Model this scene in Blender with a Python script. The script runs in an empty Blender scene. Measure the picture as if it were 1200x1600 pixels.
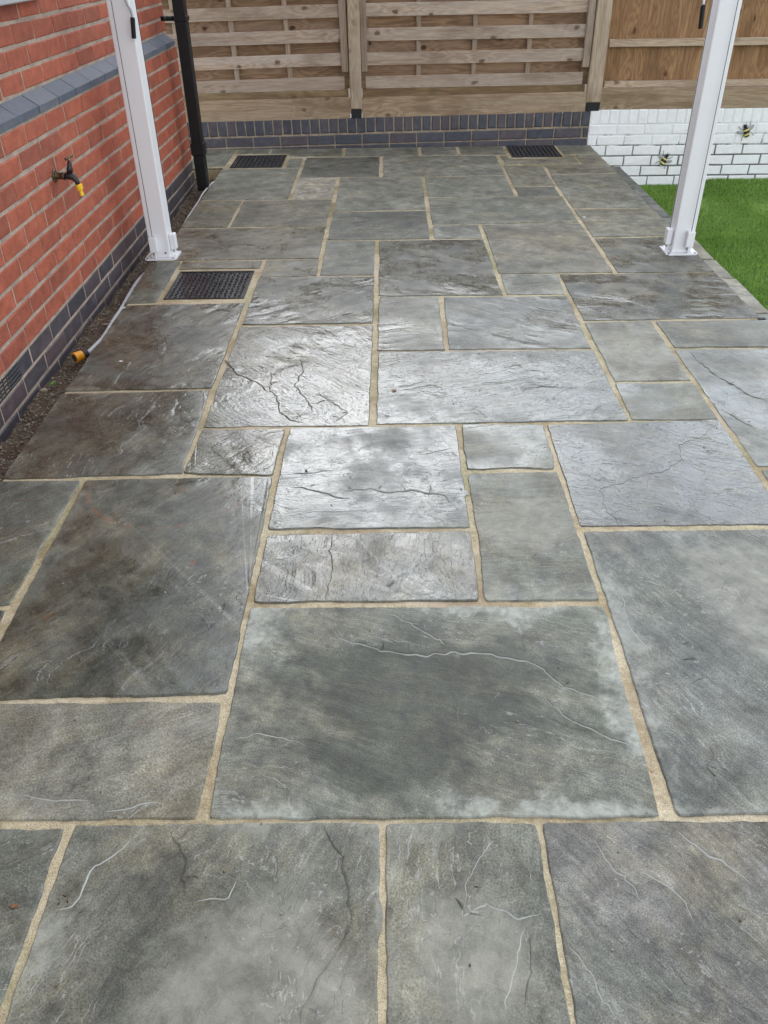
import bpy, bmesh, math, random
import numpy as np
from mathutils import Vector, Matrix, Euler

random.seed(7)
rng = np.random.default_rng(7)
scene = bpy.context.scene
COL = scene.collection
R = math.radians

# ------------------------------------------------------------------ camera, sky, sun, exposure
CAM_H, PITCH, YAW, ROLL, FPX = 1.425, 0.614064, -0.0098174, -0.0145813, 1272.1
fw = Vector((math.sin(YAW) * math.cos(PITCH), math.cos(YAW) * math.cos(PITCH), -math.sin(PITCH)))
r0 = Vector((math.cos(YAW), -math.sin(YAW), 0)); u0 = r0.cross(fw)
rv = math.cos(ROLL) * r0 + math.sin(ROLL) * u0
uv = -math.sin(ROLL) * r0 + math.cos(ROLL) * u0
cd = bpy.data.cameras.new('camera'); cam = bpy.data.objects.new('camera', cd); COL.objects.link(cam)
m3 = Matrix((rv, uv, -fw)).transposed()
cam.matrix_world = Matrix.Translation((0, 0, CAM_H)) @ m3.to_4x4()
cd.sensor_fit = 'VERTICAL'; cd.sensor_height = 36; cd.lens = FPX / 1600 * 36
cd.clip_start = 0.05; cd.clip_end = 500
scene.camera = cam

SUN_EL, SUN_AZ = 33.0, -3.0          # azimuth measured from +Y towards +X
world = bpy.data.worlds.new('World'); scene.world = world; world.use_nodes = True
wn = world.node_tree; wn.nodes.clear()
wo = wn.nodes.new('ShaderNodeOutputWorld'); wb = wn.nodes.new('ShaderNodeBackground')
sky = wn.nodes.new('ShaderNodeTexSky'); sky.sky_type = 'NISHITA'; sky.sun_disc = False
sky.sun_elevation = R(SUN_EL); sky.sun_rotation = R(SUN_AZ)
sky.air_density = 1.0; sky.dust_density = 1.0; sky.ozone_density = 1.0
hs = wn.nodes.new('ShaderNodeHueSaturation'); hs.inputs['Saturation'].default_value = 0.27
wn.links.new(sky.outputs[0], hs.inputs['Color']); wn.links.new(hs.outputs[0], wb.inputs['Color'])
wb.inputs['Strength'].default_value = 0.15
wn.links.new(wb.outputs[0], wo.inputs[0])
sd = bpy.data.lights.new('sun', 'SUN'); sd.energy = 0.5; sd.angle = R(60); sd.color = (0.56, 0.77, 1.0)
sun = bpy.data.objects.new('sun', sd); COL.objects.link(sun)
sdir = Vector((math.sin(R(SUN_AZ)) * math.cos(R(SUN_EL)), math.cos(R(SUN_AZ)) * math.cos(R(SUN_EL)), math.sin(R(SUN_EL))))
sun.rotation_euler = sdir.to_track_quat('Z', 'Y').to_euler()
scene.view_settings.view_transform = 'Standard'; scene.view_settings.look = 'None'
scene.view_settings.exposure = 1.68; scene.view_settings.gamma = 1.0
scene.view_settings.use_curve_mapping = False

# ------------------------------------------------------------------ node helper
class NT:
    def __init__(s, name):
        s.m = bpy.data.materials.new(name); s.m.use_nodes = True
        s.t = s.m.node_tree; s.t.nodes.clear()
        s.out = s.t.nodes.new('ShaderNodeOutputMaterial')
        s.b = s.t.nodes.new('ShaderNodeBsdfPrincipled')
        s.t.links.new(s.b.outputs[0], s.out.inputs[0])
    def put(s, sock, v):
        if v is None: return
        if isinstance(v, bpy.types.NodeSocket): s.t.links.new(v, sock)
        elif isinstance(v, (tuple, list)) and len(v) == 3 and sock.type == 'RGBA': sock.default_value = (*v, 1)
        else: sock.default_value = v
    def n(s, kind, **kw):
        nd = s.t.nodes.new('ShaderNode' + kind)
        for k, v in kw.items(): setattr(nd, k, v)
        return nd
    def math(s, op, a, b=None, c=None, clamp=False):
        nd = s.n('Math', operation=op, use_clamp=clamp)
        for i, v in enumerate((a, b, c)):
            if v is not None: s.put(nd.inputs[i], v)
        return nd.outputs[0]
    def vec(s, op, a, b=None, scale=None):
        nd = s.n('VectorMath', operation=op); s.put(nd.inputs[0], a)
        if b is not None: s.put(nd.inputs[1], b)
        if scale is not None: s.put(nd.inputs[3], scale)
        return nd.outputs[0]
    def mr(s, v, a, b, c=0.0, d=1.0, smooth=True):
        nd = s.n('MapRange', interpolation_type='SMOOTHSTEP' if smooth else 'LINEAR', clamp=True)
        s.put(nd.inputs[0], v)
        for i, x in enumerate((a, b, c, d)): s.put(nd.inputs[i + 1], x)
        return nd.outputs[0]
    def mix(s, f, a, b, mode='MIX'):
        nd = s.n('Mix', data_type='RGBA', blend_type=mode)
        s.put(nd.inputs[0], f); s.put(nd.inputs[6], a); s.put(nd.inputs[7], b)
        return nd.outputs[2]
    def noise(s, v, scale=5.0, detail=3.0, rough=0.5, color=False, dist=0.0):
        nd = s.n('TexNoise'); s.put(nd.inputs['Vector'], v); s.put(nd.inputs['Scale'], scale)
        s.put(nd.inputs['Detail'], detail); s.put(nd.inputs['Roughness'], rough); s.put(nd.inputs['Distortion'], dist)
        return nd.outputs[1] if color else nd.outputs[0]
    def noise2(s, v, scale=5.0, detail=3.0, rough=0.5, color=False):
        nd = s.n('TexNoise', noise_dimensions='2D'); s.put(nd.inputs['Vector'], v); s.put(nd.inputs['Scale'], scale)
        s.put(nd.inputs['Detail'], detail); s.put(nd.inputs['Roughness'], rough)
        return nd.outputs[1] if color else nd.outputs[0]
    def voronoi(s, v, scale, feature='F1', rand=1.0, out=0):
        nd = s.n('TexVoronoi', feature=feature); s.put(nd.inputs['Vector'], v); s.put(nd.inputs['Scale'], scale)
        s.put(nd.inputs['Randomness'], rand); return nd.outputs[out]
    def attr(s, name, out='Fac'):
        nd = s.n('Attribute', attribute_type='OBJECT', attribute_name=name); return nd.outputs[out]
    def objco(s): return s.n('TexCoord').outputs['Object']
    def rnd(s): return s.n('ObjectInfo').outputs['Random']
    def bump(s, h, dist=1.0, strength=1.0, normal=None):
        nd = s.n('Bump'); nd.inputs['Strength'].default_value = strength; nd.inputs['Distance'].default_value = dist
        s.put(nd.inputs['Height'], h)
        if normal is not None: s.put(nd.inputs['Normal'], normal)
        return nd.outputs[0]
    def sep(s, v):
        nd = s.n('SeparateXYZ'); s.put(nd.inputs[0], v); return nd.outputs
    def comb(s, x, y, z):
        nd = s.n('CombineXYZ')
        for i, v in enumerate((x, y, z)): s.put(nd.inputs[i], v)
        return nd.outputs[0]
    def n_len(s, v):
        nd = s.n('VectorMath', operation='LENGTH'); s.put(nd.inputs[0], v); return nd.outputs['Value']
    def set(s, **kw):
        for k, v in kw.items(): s.put(s.b.inputs[k.replace('_', ' ')], v)
        return s.m

def simple(name, col, rough=0.5, var=0.12, scale=14, bump=0.0004, bscale=60, metallic=0.0, dirt=None, spec=0.5, coat=0.0):
    t = NT(name); rn = t.rnd()
    p = t.vec('ADD', t.objco(), t.comb(t.math('MULTIPLY', rn, 37.0), t.math('MULTIPLY', rn, 17.0), rn))
    a = t.noise(p, scale, 4, 0.6)
    c = t.mix(t.math('MULTIPLY', a, 1.0), tuple(x * (1 - var) for x in col), tuple(min(1, x * (1 + var)) for x in col))
    if dirt:
        d = t.mr(t.noise(p, scale * 0.4, 6, 0.65), 0.52, 0.72)
        c = t.mix(t.math('MULTIPLY', d, 0.5), c, dirt)
    b = t.bump(t.math('MULTIPLY', t.noise(p, bscale, 3), bump))
    r = t.mr(a, 0.2, 0.8, max(0.02, rough - 0.08), min(1, rough + 0.08))
    return t.set(Base_Color=c, Roughness=r, Normal=b, Metallic=metallic, Specular_IOR_Level=spec, Coat_Weight=coat)

# ------------------------------------------------------------------ materials
def make_stone(rusty=False):
    t = NT('rust_marked_sandstone' if rusty else 'riven_sandstone')
    oc = t.objco(); seed = t.attr('seed'); ang = t.attr('grain_angle'); riv = t.attr('riven'); wet = t.attr('wet')
    hx = t.attr('half_x'); hy = t.attr('half_y'); pale = t.attr('pale_edge'); cen = t.attr('dark_centre')
    tint = t.attr('tint', 'Vector'); patch = t.attr('pale_patch'); brown = t.attr('brown')
    o = t.sep(oc)
    p0 = t.vec('ADD', t.vec('SCALE', oc, scale=t.attr('tex_scale')), t.comb(seed, t.math('MULTIPLY', seed, 0.73), t.math('MULTIPLY', seed, 1.31)))
    vr = t.n('VectorRotate', rotation_type='Z_AXIS'); t.put(vr.inputs['Vector'], p0); t.put(vr.inputs['Angle'], ang)
    p = vr.outputs[0]
    n1 = t.noise2(p, 3.0, 2, 0.5, True); n1s = t.sep(n1)          # warp and broad masks
    q = t.vec('ADD', p, t.vec('SCALE', t.vec('SUBTRACT', n1, (0.5, 0.5, 0.5)), scale=0.085))
    n2 = t.noise2(p, 34, 2, 0.6, True)
    q2 = t.vec('ADD', q, t.vec('SCALE', t.vec('SUBTRACT', n2, (0.5, 0.5, 0.5)), scale=0.020))
    A = t.noise2(t.vec('ADD', t.vec('MULTIPLY', q2, (1.4, 7.0, 1.0)), t.vec('MULTIPLY', n1, (1.6, 0.4, 0.0))), 1.0, 5, 0.56)
    lev = t.math('MULTIPLY', A, t.math('MULTIPLY_ADD', riv, 15.0, 4.0))
    fl = t.math('FLOOR', lev); fr = t.math('FRACT', lev)
    stepped = t.math('ADD', fl, t.mr(fr, 0.0, 0.10))
    th = t.math('SUBTRACT', 0.63, t.math('MULTIPLY', riv, 0.26))
    Mk = t.mr(n1s[0], th, t.math('ADD', th, 0.07))
    mixh = t.n('Mix', data_type='FLOAT'); t.put(mixh.inputs[0], Mk); t.put(mixh.inputs[2], t.math('MULTIPLY_ADD', lev, 0.62, t.math('MULTIPLY', t.math('MULTIPLY_ADD', riv, 15.0, 4.0), 0.19))); t.put(mixh.inputs[3], stepped)
    fine = t.noise2(t.vec('ADD', t.vec('MULTIPLY', q, (7, 85, 1)), t.vec('MULTIPLY', t.vec('SUBTRACT', n2, (0.5, 0.5, 0.5)), (3.2, 0.8, 0.0))), 1.0, 4, 0.65)
    dry = t.math('MAXIMUM', t.math('MULTIPLY_ADD', wet, -1.75, 1.0), 0.12)
    grain = t.noise2(p, 260, 2, 0.65)
    h = t.math('MULTIPLY', mixh.outputs[0], t.math('MULTIPLY_ADD', riv, 0.0005, 0.0009))
    h = t.math('MULTIPLY_ADD', fine, t.math('MULTIPLY_ADD', t.math('MULTIPLY', riv, riv), 0.0010, 0.0001), h)
    h = t.math('MULTIPLY_ADD', n1s[2], 0.0065, h)
    h = t.math('MULTIPLY_ADD', t.sep(n2)[0], t.math('MULTIPLY', dry, 0.0008), h)
    h = t.math('MULTIPLY_ADD', grain, t.math('MULTIPLY', dry, 0.0005), h)
    nrm = t.bump(h)
    # clouds: three independent fields from one fractal
    n3 = t.noise2(t.vec('MULTIPLY', q, (1.0, 1.5, 1)), 3.3, 7, 0.66, True); cl = t.sep(n3)
    n4 = t.noise2(t.vec('ADD', q2, (7.3, 2.1, 0)), 15, 5, 0.7, True); sm = t.sep(n4)
    wm = t.mr(t.math('MULTIPLY_ADD', sm[2], 0.25, t.math('ADD', t.math('MULTIPLY_ADD', n1s[1], 0.6, t.math('MULTIPLY', cl[2], 0.3)), wet)), 0.80, 1.14)
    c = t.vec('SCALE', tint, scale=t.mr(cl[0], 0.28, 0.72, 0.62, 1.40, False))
    c = t.mix(t.math('MULTIPLY', t.mr(cl[1], 0.42, 0.64), t.math('MULTIPLY_ADD', brown, 0.85, 0.12)), c, t.vec('SCALE', (0.160, 0.133, 0.078), scale=t.mr(cl[0], 0.28, 0.72, 0.55, 1.45, False)))
    c = t.mix(t.math('MULTIPLY', t.mr(n1s[1], 0.5, 0.72), 0.30), c, (0.135, 0.148, 0.112))
    c = t.mix(0.9, c, t.mr(sm[0], 0.25, 0.75, 0.22, 0.78, False), 'OVERLAY')
    c = t.mix(t.math('MULTIPLY_ADD', riv, 0.55, 0.30), c, t.mr(fine, 0.3, 0.7, 0.30, 0.70, False), 'OVERLAY')
    c = t.mix(0.85, c, t.mr(grain, 0.25, 0.75, 0.22, 0.78, False), 'OVERLAY')
    # damp dark patches
    rx = t.math('DIVIDE', o[0], hx); ry = t.math('DIVIDE', o[1], hy)
    rad = t.math('ADD', t.math('MULTIPLY', rx, rx), t.math('MULTIPLY', ry, ry))
    rad = t.math('ADD', rad, t.math('MULTIPLY', t.math('SUBTRACT', cl[1], 0.5), 3.4))
    rad = t.math('MULTIPLY_ADD', t.math('SUBTRACT', n1s[0], 0.5), 1.6, rad)
    c = t.mix(t.math('MULTIPLY', t.mr(rad, 0.15, 1.0, 1.0, 0.0), cen), c, t.mix(1.0, c, (0.47, 0.48, 0.45), 'MULTIPLY'))
    # pale lime bloom along the edges
    ed = t.math('MINIMUM', t.math('SUBTRACT', hx, t.math('ABSOLUTE', o[0])), t.math('SUBTRACT', hy, t.math('ABSOLUTE', o[1])))
    edn = t.math('MULTIPLY_ADD', t.math('SUBTRACT', n1s[2], 0.42), 0.30, ed)
    edn = t.math('MULTIPLY_ADD', t.math('SUBTRACT', sm[1], 0.5), 0.16, edn)
    em = t.math('MULTIPLY', t.math('MULTIPLY', t.mr(edn, -0.005, 0.060, 1.0, 0.0), pale), t.mr(t.sep(n2)[1], 0.25, 0.6, 0.45, 1.0))
    c = t.mix(t.math('MULTIPLY', em, 0.72, None, True), c, t.vec('SCALE', (0.345, 0.35, 0.30), scale=t.mr(sm[0], 0.3, 0.7, 0.72, 1.2, False)))
    pm = t.math('MULTIPLY', t.mr(t.math('ADD', cl[2], t.math('MULTIPLY', sm[0], 0.25)), 0.62, 0.76), patch)
    c = t.mix(t.math('MULTIPLY', pm, 0.7), c, t.vec('SCALE', (0.275, 0.265, 0.22), scale=t.mr(sm[0], 0.3, 0.7, 0.7, 1.25, False)))
    pr_ = t.attr('patch_r')
    pd = t.math('DIVIDE', t.n_len(t.vec('SUBTRACT', oc, t.comb(t.attr('patch_x'), t.attr('patch_y'), 0.0))), pr_)
    pd = t.math('MULTIPLY_ADD', t.math('SUBTRACT', cl[1], 0.5), 1.7, pd)
    pq = t.math('MULTIPLY', t.mr(pd, 0.62, 1.12, 1.0, 0.0), t.mr(sm[1], 0.25, 0.6, 0.5, 1.0))
    c = t.mix(t.math('MULTIPLY', pq, 0.72), c, t.vec('SCALE', (0.262, 0.252, 0.205), scale=t.mr(sm[0], 0.3, 0.7, 0.75, 1.22, False)))
    # lighter freshly broken scarps and scuffed flakes
    line = t.math('MULTIPLY', t.mr(fr, 0.0, 0.10, 1.0, 0.0), t.mr(n1s[0], t.math('SUBTRACT', th, 0.04), th))
    line = t.math('MULTIPLY', line, t.mr(t.math('MULTIPLY_ADD', sm[1], 0.4, cl[1]), 0.60, 0.74))
    c = t.mix(t.math('MULTIPLY', line, 0.46), c, (0.46, 0.46, 0.43))
    fk = t.mr(t.sep(n2)[2], 0.70, 0.78)
    c = t.mix(t.math('MULTIPLY', fk, t.math('MULTIPLY', Mk, 0.4)), c, (0.36, 0.36, 0.34))
    dk = t.mr(sm[2], 0.66, 0.76)
    c = t.mix(t.math('MULTIPLY', dk, 0.45), c, (0.055, 0.053, 0.048))
    c = t.mix(wm, c, t.mix(1.0, c, (0.66, 0.65, 0.60), 'MULTIPLY'))
    if rusty:
        rust = t.attr('rust')
        w2 = t.vec('SUBTRACT', n2, (0.5, 0.5, 0.5))
        vd = t.voronoi(t.vec('ADD', p0, t.vec('SCALE', w2, scale=0.03)), 6.0)
        vs = t.math('MULTIPLY', t.mr(vd, 0.03, 0.075, 1.0, 0.0), t.mr(t.noise2(p0, 2.1, 2), 0.44, 0.52))
        arc = t.math('ABSOLUTE', t.math('SUBTRACT', t.n_len(t.vec('ADD', t.vec('ADD', oc, (0.02, -0.46, 0)), t.vec('SCALE', w2, scale=0.012))), 0.27))
        am = t.math('MULTIPLY', t.mr(arc, 0.0, 0.005, 1.0, 0.0), t.mr(t.noise2(p0, 13, 3), 0.44, 0.60))
        rm = t.math('MULTIPLY', t.math('MAXIMUM', vs, t.math('MULTIPLY', am, 0.8)), rust)
        c = t.mix(t.math('MULTIPLY', rm, 0.8), c, (0.26, 0.068, 0.014))
    rough = t.mr(wm, 0.0, 1.0, 0.62, 0.20, False)
    rough = t.math('ADD', rough, t.math('MULTIPLY', t.math('SUBTRACT', sm[0], 0.5), 0.30))
    rough = t.math('MAXIMUM', rough, 0.10)
    return t.set(Base_Color=c, Roughness=rough, Normal=nrm, Specular_IOR_Level=t.mr(wm, 0, 1, 0.40, 0.58))

def make_mortar():
    t = NT('sandy_jointing_mortar'); p = t.objco()
    a = t.noise(p, 5, 4, 0.6); gr = t.noise(p, 420, 2, 0.65); md = t.noise(p, 70, 3, 0.65)
    c = t.mix(t.mr(a, 0.3, 0.7), (0.47, 0.380, 0.245), (0.55, 0.465, 0.325))
    c = t.mix(t.math('MULTIPLY', t.mr(t.noise(p, 1.3, 5, 0.65), 0.46, 0.64), 0.6), c, (0.25, 0.235, 0.115))
    c = t.mix(0.7, c, t.mr(gr, 0.25, 0.75, 0.25, 0.75), 'OVERLAY')
    c = t.mix(0.35, c, t.mr(md, 0.25, 0.75, 0.30, 0.70), 'OVERLAY')
    c = t.mix(t.math('MULTIPLY', t.mr(t.noise(p, 0.9, 3, 0.6), 0.52, 0.62), 0.5), c, (0.44, 0.33, 0.25))
    c = t.mix(t.math('MULTIPLY', t.mr(t.noise(p, 34, 5, 0.7), 0.60, 0.75), 0.6), c, (0.13, 0.10, 0.065))
    c = t.mix(t.math('MULTIPLY', t.mr(t.noise(p, 3.4, 6, 0.72), 0.46, 0.62), 0.85), c, t.mix(1.0, c, (0.62, 0.58, 0.50), 'MULTIPLY'))
    h = t.math('ADD', t.math('MULTIPLY', gr, 0.0012), t.math('MULTIPLY', md, 0.0030))
    return t.set(Base_Color=c, Roughness=0.9, Normal=t.bump(h), Specular_IOR_Level=0.25)

def make_brick(name, c1, c2, c3, rough, rel, sheen_spec=0.35, bloom=0.13):
    t = NT(name); rn = t.rnd()
    p = t.vec('ADD', t.objco(), t.comb(t.math('MULTIPLY', rn, 91.0), t.math('MULTIPLY', rn, 47.0), t.math('MULTIPLY', rn, 13.0)))
    rr = t.math('FRACT', t.math('MULTIPLY', rn, 7.77))
    c = t.mix(rn, c1, c2)
    c = t.mix(t.mr(rr, 0.5, 1.0, 0, 0.8), c, c3)
    a = t.noise(p, 22, 5, 0.62)
    c = t.mix(0.45, c, t.mr(a, 0.25, 0.75, 0.28, 0.72), 'OVERLAY')
    c = t.mix(0.5, c, t.mr(t.noise(p, 260, 2, 0.6), 0.3, 0.7, 0.3, 0.7), 'OVERLAY')
    d = t.mr(t.noise(p, 11, 5, 0.65), 0.56, 0.78)
    c = t.mix(t.math('MULTIPLY', d, bloom), c, (0.42, 0.36, 0.31))
    k = t.mr(t.noise(p, 45, 4, 0.7), 0.66, 0.74)
    c = t.mix(t.math('MULTIPLY', k, 0.6), c, tuple(x * 0.35 for x in c1))
    h = t.math('ADD', t.math('MULTIPLY', a, rel), t.math('MULTIPLY', t.noise(p, 190, 3, 0.6), rel * 0.35))
    return t.set(Base_Color=c, Roughness=t.mr(a, 0.2, 0.8, rough - 0.1, rough + 0.1), Normal=t.bump(h), Specular_IOR_Level=sheen_spec)

def make_wall_mortar(name, c1, c2):
    t = NT(name); p = t.objco()
    a = t.noise(p, 12, 5, 0.65); g = t.noise(p, 240, 2, 0.6)
    c = t.mix(t.mr(a, 0.3, 0.7), c1, c2); c = t.mix(0.6, c, t.mr(g, 0.25, 0.75, 0.3, 0.7), 'OVERLAY')
    return t.set(Base_Color=c, Roughness=0.92, Normal=t.bump(t.math('ADD', t.math('MULTIPLY', a, 0.004), t.math('MULTIPLY', g, 0.001))), Specular_IOR_Level=0.2)

def make_white_brick():
    t = NT('white_painted_brick'); rn = t.rnd()
    p = t.vec('ADD', t.objco(), t.comb(t.math('MULTIPLY', rn, 91.0), rn, t.math('MULTIPLY', rn, 13.0)))
    a = t.noise(p, 18, 5, 0.62)
    c = t.mix(t.mr(a, 0.3, 0.7), (0.80, 0.805, 0.81), (0.86, 0.86, 0.86))
    d = t.mr(t.noise(p, 8, 6, 0.7), 0.60, 0.74)
    c = t.mix(t.math('MULTIPLY', d, t.attr('grime')), c, (0.40, 0.36, 0.25))
    k = t.mr(t.noise(p, 55, 3, 0.7), 0.72, 0.76)
    c = t.mix(t.math('MULTIPLY', k, 0.6), c, (0.2, 0.17, 0.14))
    return t.set(Base_Color=c, Roughness=0.6, Normal=t.bump(t.math('ADD', t.math('MULTIPLY', a, 0.007), t.math('MULTIPLY', t.noise(p, 110, 2), 0.0012))))

def make_white_joint():
    # joints: the paint filled the upper ones, the lower ones are still bare and dark
    t = NT('partly_painted_joint'); p = t.objco()
    z = t.sep(p)[2]
    f = t.math('ADD', t.math('MULTIPLY', z, 3.4), t.math('MULTIPLY', t.noise(p, 7, 4, 0.65), 1.6))
    m = t.mr(f, -0.25, 0.12)
    c = t.mix(m, (0.13, 0.125, 0.12), (0.76, 0.765, 0.77))
    return t.set(Base_Color=c, Roughness=0.8, Normal=t.bump(t.math('MULTIPLY', t.noise(p, 120, 3), 0.002)))

def make_wood(name, c_dark, c_light, c_grey, grey, axis, knots=1.0, green=0.0, scale=1.0, damp=0.55):
    t = NT(name); rn = t.rnd()
    oc = t.objco()
    p = t.vec('ADD', oc, t.comb(t.math('MULTIPLY', rn, 53.0), t.math('MULTIPLY', rn, 29.0), t.math('MULTIPLY', rn, 71.0)))
    st = (0.55, 6, 9) if axis == 'X' else (9, 6, 0.55)
    kn = (3.0, 1, 4.8) if axis == 'X' else (4.8, 1, 3.0)
    ps = t.sep(t.vec('ADD', t.vec('MULTIPLY', p, kn), t.vec('SCALE', t.noise(p, 30, 2, 0.5, True), scale=0.12)))
    vn = t.n('TexVoronoi', feature='F1', voronoi_dimensions='2D'); t.put(vn.inputs['Vector'], t.comb(ps[0], ps[2], 0.0)); vn.inputs['Scale'].default_value = 1.0
    vd = t.math('ADD', vn.outputs[0], t.math('MULTIPLY', t.math('GREATER_THAN', t.sep(vn.outputs[1])[0], 0.5), 0.5))
    kf = t.mr(vd, 0.0, 0.55, 1.0, 0.0)
    warp = t.vec('SCALE', t.noise(p, 3.0, 2, 0.5, True), scale=0.05)
    s = t.vec('MULTIPLY', t.vec('ADD', p, warp), st)
    ring = t.math('ADD', t.noise(s, 2.2 * scale, 3, 0.5), t.math('MULTIPLY', kf, 0.35 * knots))
    bands = t.math('SINE', t.math('MULTIPLY', ring, 34.0))
    fine = t.noise(t.vec('MULTIPLY', p, tuple(x * 7 for x in st)), 3.0, 4, 0.65)
    c = t.mix(t.mr(bands, -1, 1), c_dark, c_light)
    c = t.mix(t.mr(t.noise(t.vec('MULTIPLY', p, st), 1.1, 4, 0.6), 0.34, 0.66, grey * 0.35, min(1, grey * 1.25)), c, c_grey)
    c = t.mix(0.5, c, t.mr(fine, 0.25, 0.75, 0.32, 0.68), 'OVERLAY')
    c = t.mix(t.math('MULTIPLY', t.mr(t.noise(t.vec('MULTIPLY', p, tuple(x ** 0.4 for x in st)), 2.3, 5, 0.65), 0.48, 0.68), damp), c, tuple(x * 0.55 for x in c_dark))
    c = t.mix(t.math('MULTIPLY', t.mr(vd, 0.035, 0.10, 1.0, 0.0), 0.85 * knots), c, (c_dark[0] * 0.30, c_dark[1] * 0.24, c_dark[2] * 0.2))
    c = t.mix(t.math('MULTIPLY', t.mr(t.noise(p, 5, 4, 0.6), 0.52, 0.75), green), c, (0.10, 0.105, 0.045))
    c = t.mix(t.mr(rn, 0, 1, 0, 0.38), c, tuple(x * 0.62 for x in c_dark))
    h = t.math('ADD', t.math('MULTIPLY', fine, 0.0012), t.math('MULTIPLY', bands, 0.00022))
    return t.set(Base_Color=c, Roughness=0.78, Normal=t.bump(h), Specular_IOR_Level=0.25)

def make_grass():
    t = NT('artificial_grass'); p = t.objco()
    g = t.n('NewGeometry')
    a = t.noise(p, 2.2, 3, 0.6); b = t.noise(p, 60, 3, 0.6)
    isl = g.outputs['Random Per Island']
    c = t.mix(isl, (0.22, 0.40, 0.055), (0.42, 0.60, 0.16))
    c = t.mix(t.mr(a, 0.3, 0.7), c, t.mix(1.0, c, (0.75, 0.80, 0.75), 'MULTIPLY'))
    c = t.mix(t.mr(isl, 0.93, 0.95), c, (0.22, 0.25, 0.09))
    return t.set(Base_Color=c, Roughness=0.55, Specular_IOR_Level=0.3, Subsurface_Weight=0.0)

def make_gravel(name, cols, scale):
    t = NT(name); p = t.objco(); g = t.n('NewGeometry')
    r = t.n('ValToRGB'); t.put(r.inputs[0], g.outputs['Random Per Island'])
    el = r.color_ramp.elements
    while len(el) < len(cols): el.new(0.5)
    for i, cc in enumerate(cols): el[i].position = i / (len(cols) - 1); el[i].color = (*cc, 1)
    c = t.mix(0.6, r.outputs[0], t.mr(t.noise(p, scale, 3, 0.6), 0.25, 0.75, 0.3, 0.7), 'OVERLAY')
    return t.set(Base_Color=c, Roughness=0.72, Normal=t.bump(t.math('MULTIPLY', t.noise(p, scale * 2, 3), 0.0012)))

M = {}
M['stone'] = make_stone(); M['ruststone'] = make_stone(True); M['mortar'] = make_mortar()
M['red'] = make_brick('red_facing_brick', (0.40, 0.108, 0.060), (0.345, 0.092, 0.052), (0.27, 0.076, 0.047), 0.72, 0.0030)
M['blue'] = make_brick('blue_engineering_brick', (0.060, 0.060, 0.078), (0.042, 0.044, 0.060), (0.080, 0.062, 0.070), 0.42, 0.0012, 0.5, 0.10)
M['plinth'] = make_brick('plum_plinth_brick', (0.075, 0.064, 0.073), (0.055, 0.052, 0.062), (0.095, 0.068, 0.070), 0.5, 0.0014, 0.4, 0.14)
M['damprail'] = make_wood('damp_rail_timber', (0.19, 0.115, 0.055), (0.30, 0.20, 0.105), (0.24, 0.19, 0.12), 0.4, 'X', 0.5, 0.5)
M['string'] = make_brick('grey_plinth_brick', (0.120, 0.135, 0.165), (0.100, 0.115, 0.145), (0.140, 0.150, 0.172), 0.62, 0.0007, 0.25, 0.10)
M['wallmortar'] = make_wall_mortar('lime_wall_mortar', (0.46, 0.37, 0.30), (0.30, 0.235, 0.19))
M['bluemortar'] = make_wall_mortar('buff_wall_mortar', (0.36, 0.29, 0.21), (0.20, 0.165, 0.13))
M['wbrick'] = make_white_brick(); M['wjoint'] = make_white_joint()
M['slat'] = make_wood('weathered_slat_timber', (0.30, 0.205, 0.138), (0.46, 0.350, 0.255), (0.46, 0.385, 0.325), 0.7, 'X')
M['backslat'] = make_wood('brown_slat_timber', (0.155, 0.088, 0.045), (0.265, 0.165, 0.092), (0.24, 0.175, 0.13), 0.45, 'X', 1.1)  # own brown, darkened further for the shade behind the front slats
M['board'] = make_wood('treated_board_timber', (0.30, 0.195, 0.110), (0.48, 0.36, 0.235), (0.42, 0.345, 0.255), 0.5, 'X', 1.0, 0.35, 1.0, 0.7)
M['post'] = make_wood('treated_post_timber', (0.33, 0.225, 0.14), (0.50, 0.39, 0.27), (0.46, 0.39, 0.31), 0.6, 'Z', 0.6, 0.15)
M['batten'] = make_wood('grey_batten_timber', (0.25, 0.17, 0.11), (0.36, 0.265, 0.185), (0.36, 0.295, 0.24), 0.6, 'Z', 0.4)
M['feather'] = make_wood('feather_edge_timber', (0.26, 0.135, 0.060), (0.40, 0.230, 0.110), (0.33, 0.215, 0.135), 0.3, 'Z', 1.1)
M['rail'] = make_wood('pale_rail_timber', (0.36, 0.245, 0.150), (0.52, 0.39, 0.27), (0.46, 0.375, 0.295), 0.45, 'X', 0.9)
M['white'] = simple('white_powder_coat', (0.80, 0.80, 0.815), 0.38, 0.015, 2, 0.0001, 200)
M['black'] = simple('black_plastic', (0.010, 0.010, 0.011), 0.42, 0.2, 20, 0.0003, 80, spec=0.3)
M['wire'] = simple('dark_wire', (0.03, 0.03, 0.032), 0.4)
M['rod'] = simple('grey_rod', (0.36, 0.37, 0.38), 0.35)
M['steel'] = simple('zinc_screw', (0.30, 0.30, 0.31), 0.35, metallic=0.9)
M['iron'] = simple('black_drain_cover_plastic', (0.022, 0.023, 0.027), 0.22, 0.25, 12, 0.0006, 120, dirt=(0.05, 0.048, 0.042))
M['brass'] = simple('tarnished_brass', (0.12, 0.085, 0.045), 0.42, 0.4, 40, 0.0006, 160, metallic=0.7, dirt=(0.10, 0.115, 0.075))
M['darkmetal'] = simple('dark_tap_body', (0.035, 0.030, 0.030), 0.4, 0.3, 60, 0.0006, 200, metallic=0.4)
M['yellow'] = simple('yellow_plastic', (0.85, 0.50, 0.015), 0.35, 0.06)
M['orange'] = simple('orange_plastic', (0.90, 0.36, 0.015), 0.35, 0.06)
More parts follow.
